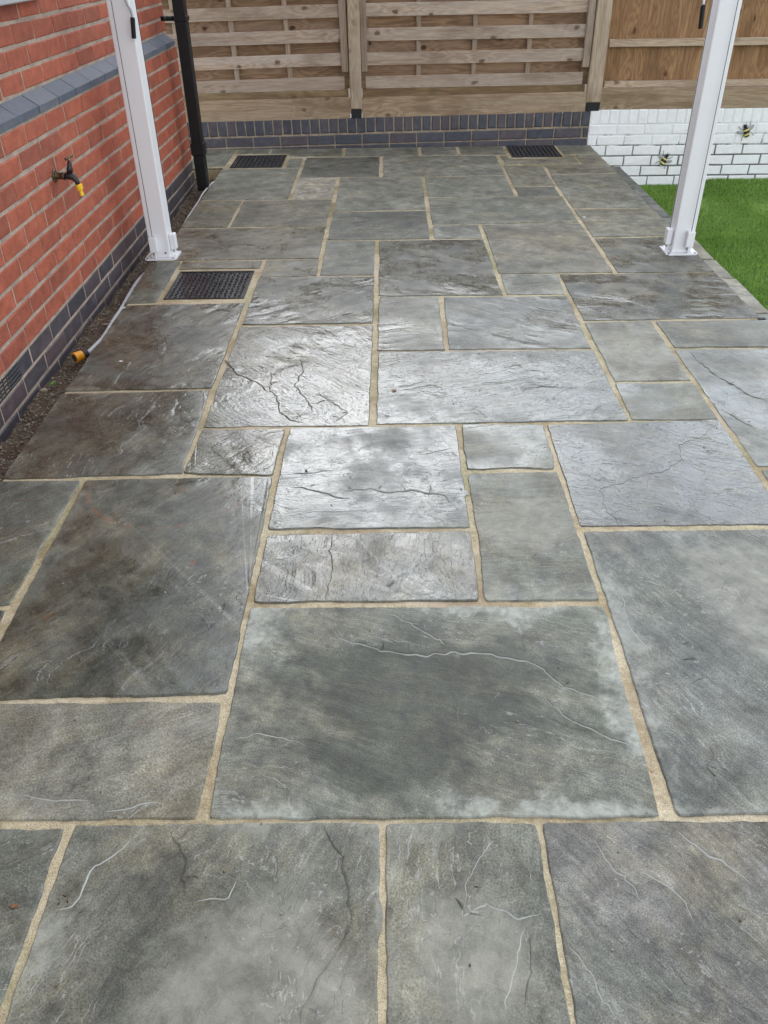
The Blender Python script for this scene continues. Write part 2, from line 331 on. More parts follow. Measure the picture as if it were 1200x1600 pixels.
M['hose'] = simple('grey_hose_rubber', (0.56, 0.56, 0.57), 0.5, 0.1, 30, 0.0003, 200, dirt=(0.2, 0.18, 0.15))
M['darkrubber'] = simple('charcoal_rubber', (0.04, 0.04, 0.045), 0.55)
M['soil'] = make_wall_mortar('damp_soil', (0.075, 0.050, 0.033), (0.125, 0.088, 0.060))
M['gravel'] = make_gravel('mixed_gravel', [(0.07, 0.048, 0.032), (0.16, 0.105, 0.068), (0.22, 0.165, 0.115), (0.13, 0.105, 0.082), (0.36, 0.30, 0.22)], 90)
M['grass'] = make_grass()
M['turf'] = simple('turf_backing', (0.05, 0.115, 0.02), 0.9, 0.4, 30, 0.004, 40)
M['concrete'] = simple('grey_concrete', (0.26, 0.25, 0.23), 0.9, 0.2, 10, 0.002, 60)
M['sill'] = simple('grey_sill', (0.42, 0.43, 0.44), 0.4, 0.05)
M['glass'] = simple('window_glass', (0.03, 0.035, 0.04), 0.05, 0.02)
M['beeblack'] = simple('bee_black', (0.012, 0.012, 0.012), 0.5)
M['beeyellow'] = simple('bee_yellow', (0.62, 0.52, 0.16), 0.55)
M['wing'] = simple('bee_wing_grey', (0.35, 0.35, 0.36), 0.3)
M['leaf'] = simple('green_leaf', (0.10, 0.24, 0.03), 0.5)
M['petal'] = simple('white_petal', (0.75, 0.72, 0.70), 0.6)
M['dryleaf'] = simple('dry_brown_leaf', (0.20, 0.085, 0.035), 0.6)
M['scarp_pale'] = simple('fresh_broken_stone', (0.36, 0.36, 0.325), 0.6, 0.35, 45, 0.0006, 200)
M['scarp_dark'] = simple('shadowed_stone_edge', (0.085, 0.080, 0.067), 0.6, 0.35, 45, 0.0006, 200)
M['crack'] = simple('crack_filler', (0.20, 0.185, 0.175), 0.85, 0.3, 60, 0.0015, 200)

# ------------------------------------------------------------------ mesh helpers
def obj(name, mesh, mat=None, parent=None, loc=None, rot=None):
    o = bpy.data.objects.new(name, mesh); COL.objects.link(o)
    if mat is not None and len(mesh.materials) == 0: mesh.materials.append(M[mat])
    if parent is not None: o.parent = parent
    if loc is not None: o.location = loc
    if rot is not None: o.rotation_euler = rot
    return o
def empty(name, loc=(0, 0, 0), rot=(0, 0, 0)):
    o = bpy.data.objects.new(name, None); COL.objects.link(o); o.location = loc; o.rotation_euler = rot
    o.empty_display_size = 0.1; return o
def tag(o, label, cat, group=None):
    o['label'] = label; o['category'] = cat
    if group: o['group'] = group
    return o
def struct(o, kind='structure'):
    o['kind'] = kind; return o
def mesh_from(name, v, f, smooth=False):
    me = bpy.data.meshes.new(name); me.from_pydata([tuple(map(float, x)) for x in v], [], f); me.update()
    if smooth: me.polygons.foreach_set('use_smooth', [True] * len(me.polygons))
    return me
def bm_mesh(bm, name, smooth=False):
    me = bpy.data.meshes.new(name); bm.to_mesh(me); bm.free()
    if smooth: me.polygons.foreach_set('use_smooth', [True] * len(me.polygons))
    return me
def add_box(bm, a, b, bevel=0.0, seg=1, mtx=None):
    r = bmesh.ops.create_cube(bm, size=1.0)
    vs = r['verts']; ax = Vector(a); bx = Vector(b); c = (ax + bx) / 2; d = bx - ax
    for v in vs: v.co = Vector((v.co.x * d.x, v.co.y * d.y, v.co.z * d.z)) + c
    if bevel > 0:
        es = list({e for v in vs for e in v.link_edges})
        g = bmesh.ops.bevel(bm, geom=es, offset=bevel, segments=seg, affect='EDGES', profile=0.5)
        vs = list({v for f in g['faces'] for v in f.verts} | {v for v in vs if v.is_valid})
    if mtx is not None: bmesh.ops.transform(bm, matrix=mtx, verts=vs)
def box_mesh(name, a, b, bevel=0.003, seg=1):
    bm = bmesh.new(); add_box(bm, a, b, bevel, seg); return bm_mesh(bm, name)
def box(name, a, b, mat, parent=None, bevel=0.003, seg=1):
    """a box whose origin sits at its own centre"""
    a = Vector(a); b = Vector(b); c = (a + b) / 2
    return obj(name, box_mesh(name, a - c, b - c, bevel, seg), mat, parent, c)
def add_tube(bm, pts, rad, seg=10, caps=True):
    pts = [Vector(p) for p in pts]; n = len(pts)
    rads = rad if isinstance(rad, (list, tuple)) else [rad] * n
    rings = []; up = None
    for i, p in enumerate(pts):
        d = (pts[min(i + 1, n - 1)] - pts[max(i - 1, 0)])
        if d.length < 1e-9: d = Vector((0, 0, 1))
        d.normalize()
        if up is None: up = d.orthogonal().normalized()
        else: up = (up - d * up.dot(d)).normalized()
        w = d.cross(up)
        rings.append([bm.verts.new(p + (up * math.cos(2 * math.pi * k / seg) + w * math.sin(2 * math.pi * k / seg)) * rads[i]) for k in range(seg)])
    for a, b in zip(rings, rings[1:]):
        for k in range(seg): bm.faces.new((a[k], a[(k + 1) % seg], b[(k + 1) % seg], b[k]))
    if caps:
        bm.faces.new(list(reversed(rings[0]))); bm.faces.new(rings[-1])
def tube(name, pts, rad, mat, parent=None, seg=10, smooth=True, loc=None):
    bm = bmesh.new(); add_tube(bm, pts, rad, seg); return obj(name, bm_mesh(bm, name, smooth), mat, parent, loc)
def smooth_path(pts, k=6):
    pts = [Vector(p) for p in pts]; out = []
    for i in range(len(pts) - 1):
        p0 = pts[max(i - 1, 0)]; p1 = pts[i]; p2 = pts[i + 1]; p3 = pts[min(i + 2, len(pts) - 1)]
        for j in range(k):
            t = j / k
            out.append(0.5 * ((2 * p1) + (-p0 + p2) * t + (2 * p0 - 5 * p1 + 4 * p2 - p3) * t * t + (-p0 + 3 * p1 - 3 * p2 + p3) * t ** 3))
    out.append(pts[-1]); return out
def vnoise(x, y, seed=0):
    """smooth value noise, numpy"""
    def hsh(i, j):
        n = (i.astype(np.int64) * 374761393 + j.astype(np.int64) * 668265263 + seed * 974711) & 0x7fffffff
        n = ((n ^ (n >> 13)) * 1274126177) & 0x7fffffff
        return ((n ^ (n >> 16)) & 0xffff) / 65535.0
    x = np.asarray(x, float); y = np.asarray(y, float)
    i = np.floor(x); j = np.floor(y); u = x - i; v = y - j; u = u * u * (3 - 2 * u); v = v * v * (3 - 2 * v)
    return (hsh(i, j) * (1 - u) + hsh(i + 1, j) * u) * (1 - v) + (hsh(i, j + 1) * (1 - u) + hsh(i + 1, j + 1) * u) * v

# ------------------------------------------------------------------ the setting: ground, soil, patio bed
gs = 60.0
struct(obj('ground', mesh_from('ground', [(-gs, -gs, -0.62), (gs, -gs, -0.62), (gs, gs, -0.62), (-gs, gs, -0.62)], [(0, 1, 2, 3)]), 'soil'))

def patio_bed():
    xs = np.arange(-1.60, 1.6801, 0.02); ys = np.arange(-1.2, 7.3001, 0.02)
    X, Y = np.meshgrid(xs, ys)
    Z = -0.0040 + 0.0014 * (vnoise(X * 22, Y * 22, 3) - 0.5) + 0.0008 * (vnoise(X * 6, Y * 6, 4) - 0.5)
    ny, nx = X.shape
    idx = np.arange(nx * ny).reshape(ny, nx)
    v = np.stack([X.ravel(), Y.ravel(), Z.ravel()], 1)
    cx = (xs[:-1] + xs[1:]) / 2; cy = (ys[:-1] + ys[1:]) / 2
    CX, CY = np.meshgrid(cx, cy)
    keep = ~((CX < -1.262) & (CY < 6.62))
    q = np.stack([idx[:-1, :-1], idx[:-1, 1:], idx[1:, 1:], idx[1:, :-1]], -1)[keep]
    f = [tuple(int(a) for a in r) for r in q]
    v = [tuple(r) for r in v]
    def wall(pts):
        b = len(v)
        for x, y in pts: v.extend([(x, y, -0.012), (x, y, -0.60)])
        for i in range(len(pts) - 1):
            k = b + 2 * i; f.append((k, k + 1, k + 3, k + 2))
    wall([(-1.262, -1.2), (-1.262, 6.62), (-1.60, 6.62)]); wall([(1.68, 7.3), (1.68, -1.2), (-1.262, -1.2)])
    return mesh_from('patio', v, f)
patio = struct(obj('patio', patio_bed(), 'mortar'))

SLABS = {
'far_left':[(-1.56, 7.28), (-1.259, 7.28), (-1.256, 6.657), (-1.56, 6.658)],
'f2':[(-1.236, 7.285), (-0.969, 7.285), (-0.968, 7.099), (-1.235, 7.102)],
'f3':[(-0.964, 7.285), (-0.372, 7.285), (-0.363, 6.976), (-0.787, 6.981), (-0.802, 7.084), (-0.954, 7.092)],
'f4':[(-0.347, 7.285), (0.253, 7.285), (0.253, 6.959), (-0.347, 6.956)],
'f5':[(0.276, 7.285), (0.568, 7.285), (0.568, 6.969), (0.275, 6.97)],
'f6':[(0.591, 7.285), (0.96, 7.285), (0.958, 6.965), (0.589, 6.968)],
'f7':[(1.403, 7.285), (1.685, 7.285), (1.685, 6.942), (1.403, 6.943)],
'f8':[(0.893, 6.916), (0.954, 6.912), (0.961, 6.809), (1.389, 6.807), (1.413, 6.898), (1.475, 6.906), (1.469, 6.615), (0.894, 6.625)],
'f9':[(1.491, 6.919), (1.685, 6.922), (1.685, 6.613), (1.49, 6.612)],
'f10':[(1.193, 6.59), (1.685, 6.591), (1.685, 6.307), (1.195, 6.297)],
'b11':[(1.184, 6.275), (1.685, 6.285), (1.685, 5.373), (1.181, 5.374)],
'b12':[(1.184, 5.35), (1.685, 5.352), (1.685, 4.767), (1.183, 4.761)],
'b13':[(1.187, 4.736), (1.685, 4.748), (1.685, 4.145), (1.184, 4.147)],
'b14':[(0.882, 4.13), (1.685, 4.131), (1.685, 3.523), (0.88, 3.51)],
'b15':[(0.88, 3.487), (1.181, 3.501), (1.18, 2.896), (0.879, 2.892)],
'b16':[(0.883, 2.877), (1.181, 2.873), (1.176, 2.584), (0.874, 2.582)],
'b17':[(1.197, 3.493), (1.72, 3.499), (1.72, 3.201), (1.205, 3.206)],
'b18':[(1.198, 3.184), (1.72, 3.179), (1.72, 2.26), (1.203, 2.266)],
'b19':[(0.563, 2.551), (1.179, 2.576), (1.175, 1.944), (0.563, 1.943)],
'b20':[(0.256, 2.556), (0.547, 2.556), (0.54, 2.264), (0.253, 2.263)],
'b21':[(0.256, 2.233), (0.542, 2.241), (0.544, 1.614), (0.25, 1.614)],
'b22':[(0.566, 1.912), (1.19, 1.917), (1.19, 0.976), (0.565, 0.975)],
'b23':[(-0.366, 1.59), (0.549, 1.584), (0.524, 0.973), (-0.366, 0.973)],
'b24':[(-0.361, 1.907), (0.234, 1.92), (0.228, 1.615), (-0.362, 1.617)],
'b25':[(-0.356, 2.546), (0.234, 2.556), (0.232, 1.943), (-0.361, 1.941)],
'b26':[(-0.666, 2.541), (-0.377, 2.537), (-0.385, 2.238), (-0.674, 2.249)],
'b27':[(-0.672, 3.484), (-0.069, 3.485), (-0.072, 2.563), (-0.67, 2.559)],
'b28':[(-0.047, 3.196), (0.858, 3.188), (0.858, 2.58), (-0.049, 2.567)],
'b29':[(-0.05, 3.841), (0.242, 3.835), (0.236, 3.206), (-0.049, 3.207)],
'b30':[(0.265, 3.83), (0.864, 3.823), (0.854, 3.21), (0.253, 3.21)],
'b31':[(-0.052, 4.736), (0.551, 4.741), (0.555, 3.846), (-0.051, 3.851)],
'b32':[(0.269, 5.033), (0.549, 5.034), (0.548, 4.758), (0.267, 4.757)],
'b33':[(0.57, 5.031), (1.162, 5.026), (1.165, 4.149), (0.572, 4.157)],
'b34':[(0.577, 4.148), (0.871, 4.137), (0.864, 3.845), (0.573, 3.85)],
'b36':[(0.269, 5.671), (1.166, 5.666), (1.165, 5.049), (0.267, 5.052)],
'b37':[(0.27, 6.258), (0.858, 6.255), (0.858, 5.69), (0.27, 5.691)],
'b38':[(0.881, 6.575), (1.173, 6.574), (1.172, 5.951), (0.879, 5.952)],
'b39':[(0.876, 5.931), (1.162, 5.928), (1.163, 5.682), (0.877, 5.684)],
'b40':[(-0.035, 6.95), (0.865, 6.946), (0.864, 6.278), (-0.035, 6.279)],
'K':[(-0.648, 6.935), (-0.057, 6.937), (-0.057, 6.286), (-0.648, 6.287)],
'k41':[(-0.783, 6.92), (-0.67, 6.921), (-0.67, 6.594), (-0.782, 6.595)],
'J':[(-1.26, 6.588), (-0.668, 6.58), (-0.667, 5.676), (-1.26, 5.679)],
'pale':[(-0.65, 6.271), (-0.367, 6.269), (-0.368, 5.676), (-0.651, 5.674)],
'M':[(-0.349, 6.265), (0.248, 6.265), (0.249, 5.382), (-0.348, 5.38)],
'N':[(-0.353, 5.359), (0.247, 5.359), (0.246, 4.761), (-0.354, 4.761)],
'F':[(-1.26, 5.022), (-0.374, 5.029), (-0.376, 4.427), (-1.26, 4.422)],
'H':[(-1.265, 5.657), (-0.976, 5.655), (-0.975, 5.037), (-1.265, 5.034)],
'I':[(-0.965, 5.655), (-0.371, 5.655), (-0.371, 5.049), (-0.964, 5.046)],
'O':[(-0.357, 4.743), (-0.074, 4.74), (-0.074, 4.152), (-0.358, 4.157)],
'P1':[(-0.664, 4.409), (-0.376, 4.417), (-0.372, 4.147), (-0.665, 4.145)],
'P2':[(-0.669, 4.137), (-0.071, 4.134), (-0.071, 3.51), (-0.667, 3.503)],
'E':[(-1.121, 4.403), (-0.683, 4.406), (-0.681, 4.281), (-1.114, 4.276)],
'A':[(-1.266, 2.835), (-0.698, 2.85), (-0.687, 2.252), (-1.265, 2.231)],
'B':[(-1.266, 3.762), (-0.689, 3.776), (-0.692, 2.871), (-1.266, 2.858)],
'D':[(-1.299, 4.402), (-1.131, 4.404), (-1.124, 3.794), (-1.275, 3.783)],
'R1':[(-1.27, 2.215), (-1.006, 2.21), (-1.012, 1.614), (-1.27, 1.615)],
'R2':[(-1.27, 1.59), (-1.012, 1.592), (-0.993, 1.301), (-1.27, 1.298)],
'Sb':[(-0.983, 2.216), (-0.386, 2.226), (-0.384, 1.301), (-0.977, 1.287)],
'T':[(-0.98, 1.273), (-0.392, 1.272), (-0.392, 0.972), (-0.98, 0.971)],
'U1':[(-0.976, 0.947), (-0.65, 0.948), (-0.65, 0.3), (-0.998, 0.3)],
'U2':[(-0.628, 0.959), (-0.031, 0.958), (-0.03, 0.3), (-0.63, 0.3)],
'U3':[(-0.015, 0.955), (0.279, 0.955), (0.277, 0.0), (-0.011, 0.0)],
'U4':[(0.293, 0.955), (0.859, 0.955), (0.88, -0.0), (0.29, -0.0)],
# beyond the edge of the picture
'x1':[(1.205,2.24),(1.685,2.24),(1.685,1.62),(1.205,1.62)], 'x2':[(1.21,1.60),(1.685,1.60),(1.685,0.99),(1.21,0.99)],
'x3':[(0.875,0.955),(1.685,0.955),(1.685,0.35),(0.88,0.35)], 'x4':[(-1.255,1.28),(-1.0,1.28),(-1.0,0.68),(-1.255,0.68)],
'x5':[(-1.255,0.66),(-1.01,0.66),(-1.01,0.0),(-1.255,0.0)], 'x6':[(-0.998,0.28),(-0.03,0.28),(-0.03,-0.33),(-0.998,-0.33)],
'x7':[(0.90,0.33),(1.685,0.33),(1.685,-0.3),(0.90,-0.3)],
}
# name: (tone, wet, riven, grain angle in degrees, pale edge, brown)   tone: k grey-green, b blue grey, d dark, w warm, p pale, v violet grey
TONES = {'k': (0.138, 0.136, 0.107), 'b': (0.134, 0.137, 0.121), 'd': (0.089, 0.090, 0.073), 'w': (0.140, 0.128, 0.095),
         'p': (0.250, 0.230, 0.180), 'v': (0.138, 0.131, 0.114), 'l': (0.176, 0.167, 0.130)}
SPEC = {
'U1': ('d', .15, .55, 25, .35, .1), 'U2': ('k', .08, .40, 62, .75, .35), 'U3': ('k', .05, .42, 82, .30, .35), 'U4': ('v', .14, .60, -52, .10, .45),
'T': ('l', .05, .36, 22, .15, .55), 'b23': ('k', .10, .34, -18, 1.35, .2), 'b22': ('b', .05, .55, -58, .85, .10), 'Sb': ('d', .44, .36, 52, .30, 0.40),
'R1': ('d', .20, .35, 50, .40, .35), 'R2': ('d', .2, .3, 40, .3, .3), 'A': ('d', .46, .62, 58, .55, 0.25), 'B': ('d', .44, .55, 60, .65, 0.25),
'b26': ('w', .60, .75, 35, .25, 0.35), 'b27': ('k', .70, .95, -48, .30, .45), 'b28': ('b', .52, .85, 16, .25, .10), 'b25': ('b', .46, .50, 3, .30, .05),
'b24': ('w', .46, .80, 84, .25, .55), 'b21': ('k', .26, .55, 2, .45, .35), 'b20': ('k', .40, .45, 12, .20, .25), 'b19': ('v', .50, .78, -28, .15, .15),
'b16': ('k', .36, .18, 5, .45, .05), 'b15': ('l', .24, .35, -32, .85, .40), 'b17': ('k', .28, .40, -8, .50, .25), 'b18': ('b', .40, .60, -42, .45, .15),
'b14': ('d', .50, .60, -14, .30, .55), 'b29': ('k', .42, .75, 1, .45, .15), 'b30': ('b', .40, .65, -34, .80, .15), 'b31': ('d', .46, .60, -34, .80, .20),
'b32': ('k', .30, .40, 0, .80, .2), 'b33': ('w', .28, .40, -22, .55, .50), 'b34': ('k', .30, .45, 12, .60, .15), 'b36': ('k', .24, .32, 8, .35, .35),
'b37': ('k', .26, .32, -22, .30, .15), 'b38': ('w', .26, .30, -8, .25, .40), 'b39': ('d', .3, .3, 0, .2, .2), 'b40': ('k', .28, .4, 22, .25, .40),
'K': ('d', .40, .25, 5, .20, .10), 'k41': ('k', .3, .3, 0, .2, .3), 'J': ('k', .30, .40, 28, .25, .15), 'pale': ('p', .02, .15, 0, .50, .25),
'M': ('k', .30, .30, -16, .30, .10), 'N': ('d', .34, .55, 4, .25, .30), 'F': ('w', .38, .55, 10, .35, .30), 'H': ('w', .40, .30, 0, .15, .55),
'I': ('w', .34, .50, 10, .20, .30), 'O': ('k', .24, .45, 15, .45, .20), 'P1': ('w', .34, .45, 15, .30, .35), 'P2': ('d', .50, .85, 36, .30, 0.30),
'E': ('w', .45, .50, 15, .10, .40), 'D': ('d', .40, .35, 80, .30, .25), 'b10': ('w', .2, .3, 0, .3, .4), 'far_left': ('k', .3, .3, 5, .2, .3),
'f7': ('k', .3, .3, 0, .3, .3), 'f8': ('w', .25, .3, 8, .2, .4), 'f9': ('w', .3, .3, 10, .2, .4), 'f10': ('w', .3, .3, 8, .2, .5), 'b11': ('k', .34, .25, -35, .3, .5),
'b12': ('w', .34, .45, 6, .4, .5), 'b13': ('d', .42, .55, -22, .15, .45),
}
EXTRA = {'b23': dict(dark_centre=1.0), 'U2': dict(dark_centre=0.45, pale=(0.13, 0.02, 0.20)), 'Sb': dict(rust=1.0), 'T': dict(rust=0.55, pale_patch=0.35), 'b21': dict(pale=(0.0, 0.03, 0.16)),
         'b15': dict(pale=(0.0, 0.0, 0.19)), 'U3': dict(pale=(-0.03, 0.22, 0.14)), 'b22': dict(pale=(0.15, 0.2, 0.24)), 'R1': dict(rust=0.3), 'b30': dict(pale_patch=.3)}

def slab_mesh(poly, step, seed):
    pts = [Vector((x, y, 0)) for x, y in reversed(poly)]      # counter clockwise
    n = len(pts); ring = []
    for i in range(n):
        a, b = pts[i], pts[(i + 1) % n]; L = (b - a).length; k = max(3, int(L / step))
        d = (b - a) / L; nr = Vector((-d.y, d.x, 0))          # inward
        for j in range(k):
            t = j / k; s = t * L
            w = float(vnoise(s * 11 + i * 37.1 + seed * 5.3, seed * 1.7 + i, 11)) - 0.5
            w2 = float(vnoise(s * 55 + i * 11.3 + seed, seed * 3.1, 12)) - 0.5
            e = min(s, L - s)
            rnd = max(0, 1 - e / 0.02) ** 2 * 0.0022
            chip = max(0.0, float(vnoise(s * 7 + seed * 9, i * 3.3 + seed, 13)) - 0.80) * 0.035
            ring.append(a + d * s + nr * (w * 0.0065 + w2 * 0.0035 + rnd + chip - (0.0032 if step < 0.015 else (-0.0008 if step < 0.025 else -0.0032))))
    m = len(ring); nm = []
    for i in range(m):
        d = (ring[(i + 1) % m] - ring[i - 1]); d.normalize(); nm.append(Vector((-d.y, d.x, 0)))
    # smooth the inward directions a little so the insets do not cross
    for _ in range(3):
        nm = [(nm[i - 1] + nm[i] * 2 + nm[(i + 1) % m]).normalized() for i in range(m)]
    c = sum(ring, Vector()) / m
    v = []; f = []
    for ins, z in ((-0.003, -0.032), (0.0, -0.0055), (0.0014, -0.0014), (0.0038, 0.0)):
        for i in range(m):
            q = ring[i] + nm[i] * ins - c
            v.append((q.x, q.y, z + (0.0012 * (float(vnoise(ring[i].x * 30, ring[i].y * 30, 5)) - 0.5) if z > -0.01 and ins < 0.005 else 0)))
    for r in range(3):
        for i in range(m):
            j = (i + 1) % m; f.append((r * m + i, r * m + j, (r + 1) * m + j, (r + 1) * m + i))
    f.append(tuple(3 * m + i for i in range(m)))
    me = mesh_from('paving_slab', v, f)
    me.polygons.foreach_set('use_smooth', [True] * (len(f) - 1) + [False])
    return me, c
slab_by = {}
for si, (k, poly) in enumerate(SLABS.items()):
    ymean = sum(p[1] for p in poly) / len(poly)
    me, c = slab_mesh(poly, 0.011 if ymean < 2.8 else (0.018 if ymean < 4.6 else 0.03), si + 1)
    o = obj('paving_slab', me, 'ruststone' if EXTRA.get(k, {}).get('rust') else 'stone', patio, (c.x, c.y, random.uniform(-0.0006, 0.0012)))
    o.rotation_euler = (R(random.uniform(-0.13, 0.13)), R(random.uniform(-0.13, 0.13)), 0)
    tone, wet, riv, ang, pale, brown = SPEC.get(k, ('k', .22, .35, random.choice((0, 10, -15, 30)), .3, .3))
    o['seed'] = 3.17 * si + 1.3 + {'Sb': 57.7, 'A': 23.3, 'b24': 41.9}.get(k, 0.0); o['grain_angle'] = R(-ang); o['riven'] = riv; o['wet'] = wet
    o['half_x'] = (max(p[0] for p in poly) - min(p[0] for p in poly)) / 2; o['half_y'] = (max(p[1] for p in poly) - min(p[1] for p in poly)) / 2
    o['pale_edge'] = pale; o['brown'] = brown
    lift = 1.0 + 0.12 * max(0.0, min(3.0, ymean - 3.4)); o['wet'] = wet - (0.10 if ymean > 5.0 else 0.0)  # far slabs get a lighter tint, standing in for the fence they reflect
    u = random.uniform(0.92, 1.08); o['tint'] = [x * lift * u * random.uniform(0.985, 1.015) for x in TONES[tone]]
    o['tex_scale'] = random.uniform(0.75, 1.35)
    ex = EXTRA.get(k, {})
    for q in ('dark_centre', 'rust', 'pale_patch'): o[q] = float(ex.get(q, 0.0))
    o['patch_x'], o['patch_y'], o['patch_r'] = ex.get('pale', (9.0, 9.0, 0.01))
    slab_by[k] = o

def ribbon(path, wid, z, seed=0):
    v = []; f = []; n = len(path)
    for i, p in enumerate(path):
        p = Vector((p[0], p[1], 0)); a = Vector((*path[max(0, i - 1)][:2], 0)); b = Vector((*path[min(n - 1, i + 1)][:2], 0))
        d = (b - a).normalized(); nr = Vector((-d.y, d.x, 0)); w = wid * (0.55 + 0.9 * float(vnoise(i * 0.7, seed, 5)))
        v += [tuple(p + nr * w + Vector((0, 0, z - 0.002))), tuple(p + Vector((0, 0, z + 0.0004))), tuple(p - nr * w + Vector((0, 0, z - 0.002)))]
        if i:
            k = 3 * i; f += [(k - 3, k, k + 1, k - 2), (k - 2, k + 1, k + 2, k - 1)]
    return mesh_from('crack', v, f)
def jagged(pts, amp, step=0.012, seed=1):
    out = []
    for a, b in zip(pts, pts[1:]):
        a = Vector((*a, 0)); b = Vector((*b, 0)); L = (b - a).length; k = max(1, int(L / step)); d = (b - a) / L; nr = Vector((-d.y, d.x, 0))
        for j in range(k):
            s = j / k; out.append(a + (b - a) * s + nr * amp * (float(vnoise((a.x + s * L) * 45 + seed * 7, a.y * 30, seed)) - 0.5) * 2)
    out.append(Vector((*pts[-1], 0))); return out
o19 = slab_by['b19']
cp = [(1.170, 2.545), (1.095, 2.47), (0.985, 2.405), (0.965, 2.31), (0.885, 2.235), (0.80, 2.205), (0.725, 2.165), (0.66, 2.135), (0.655, 2.03), (0.675, 1.945)]
cp = [(x - o19.location.x, y - o19.location.y) for x, y in cp]
obj('crack', ribbon(jagged(cp, 0.008), 0.0022, 0.0008), 'crack', o19)

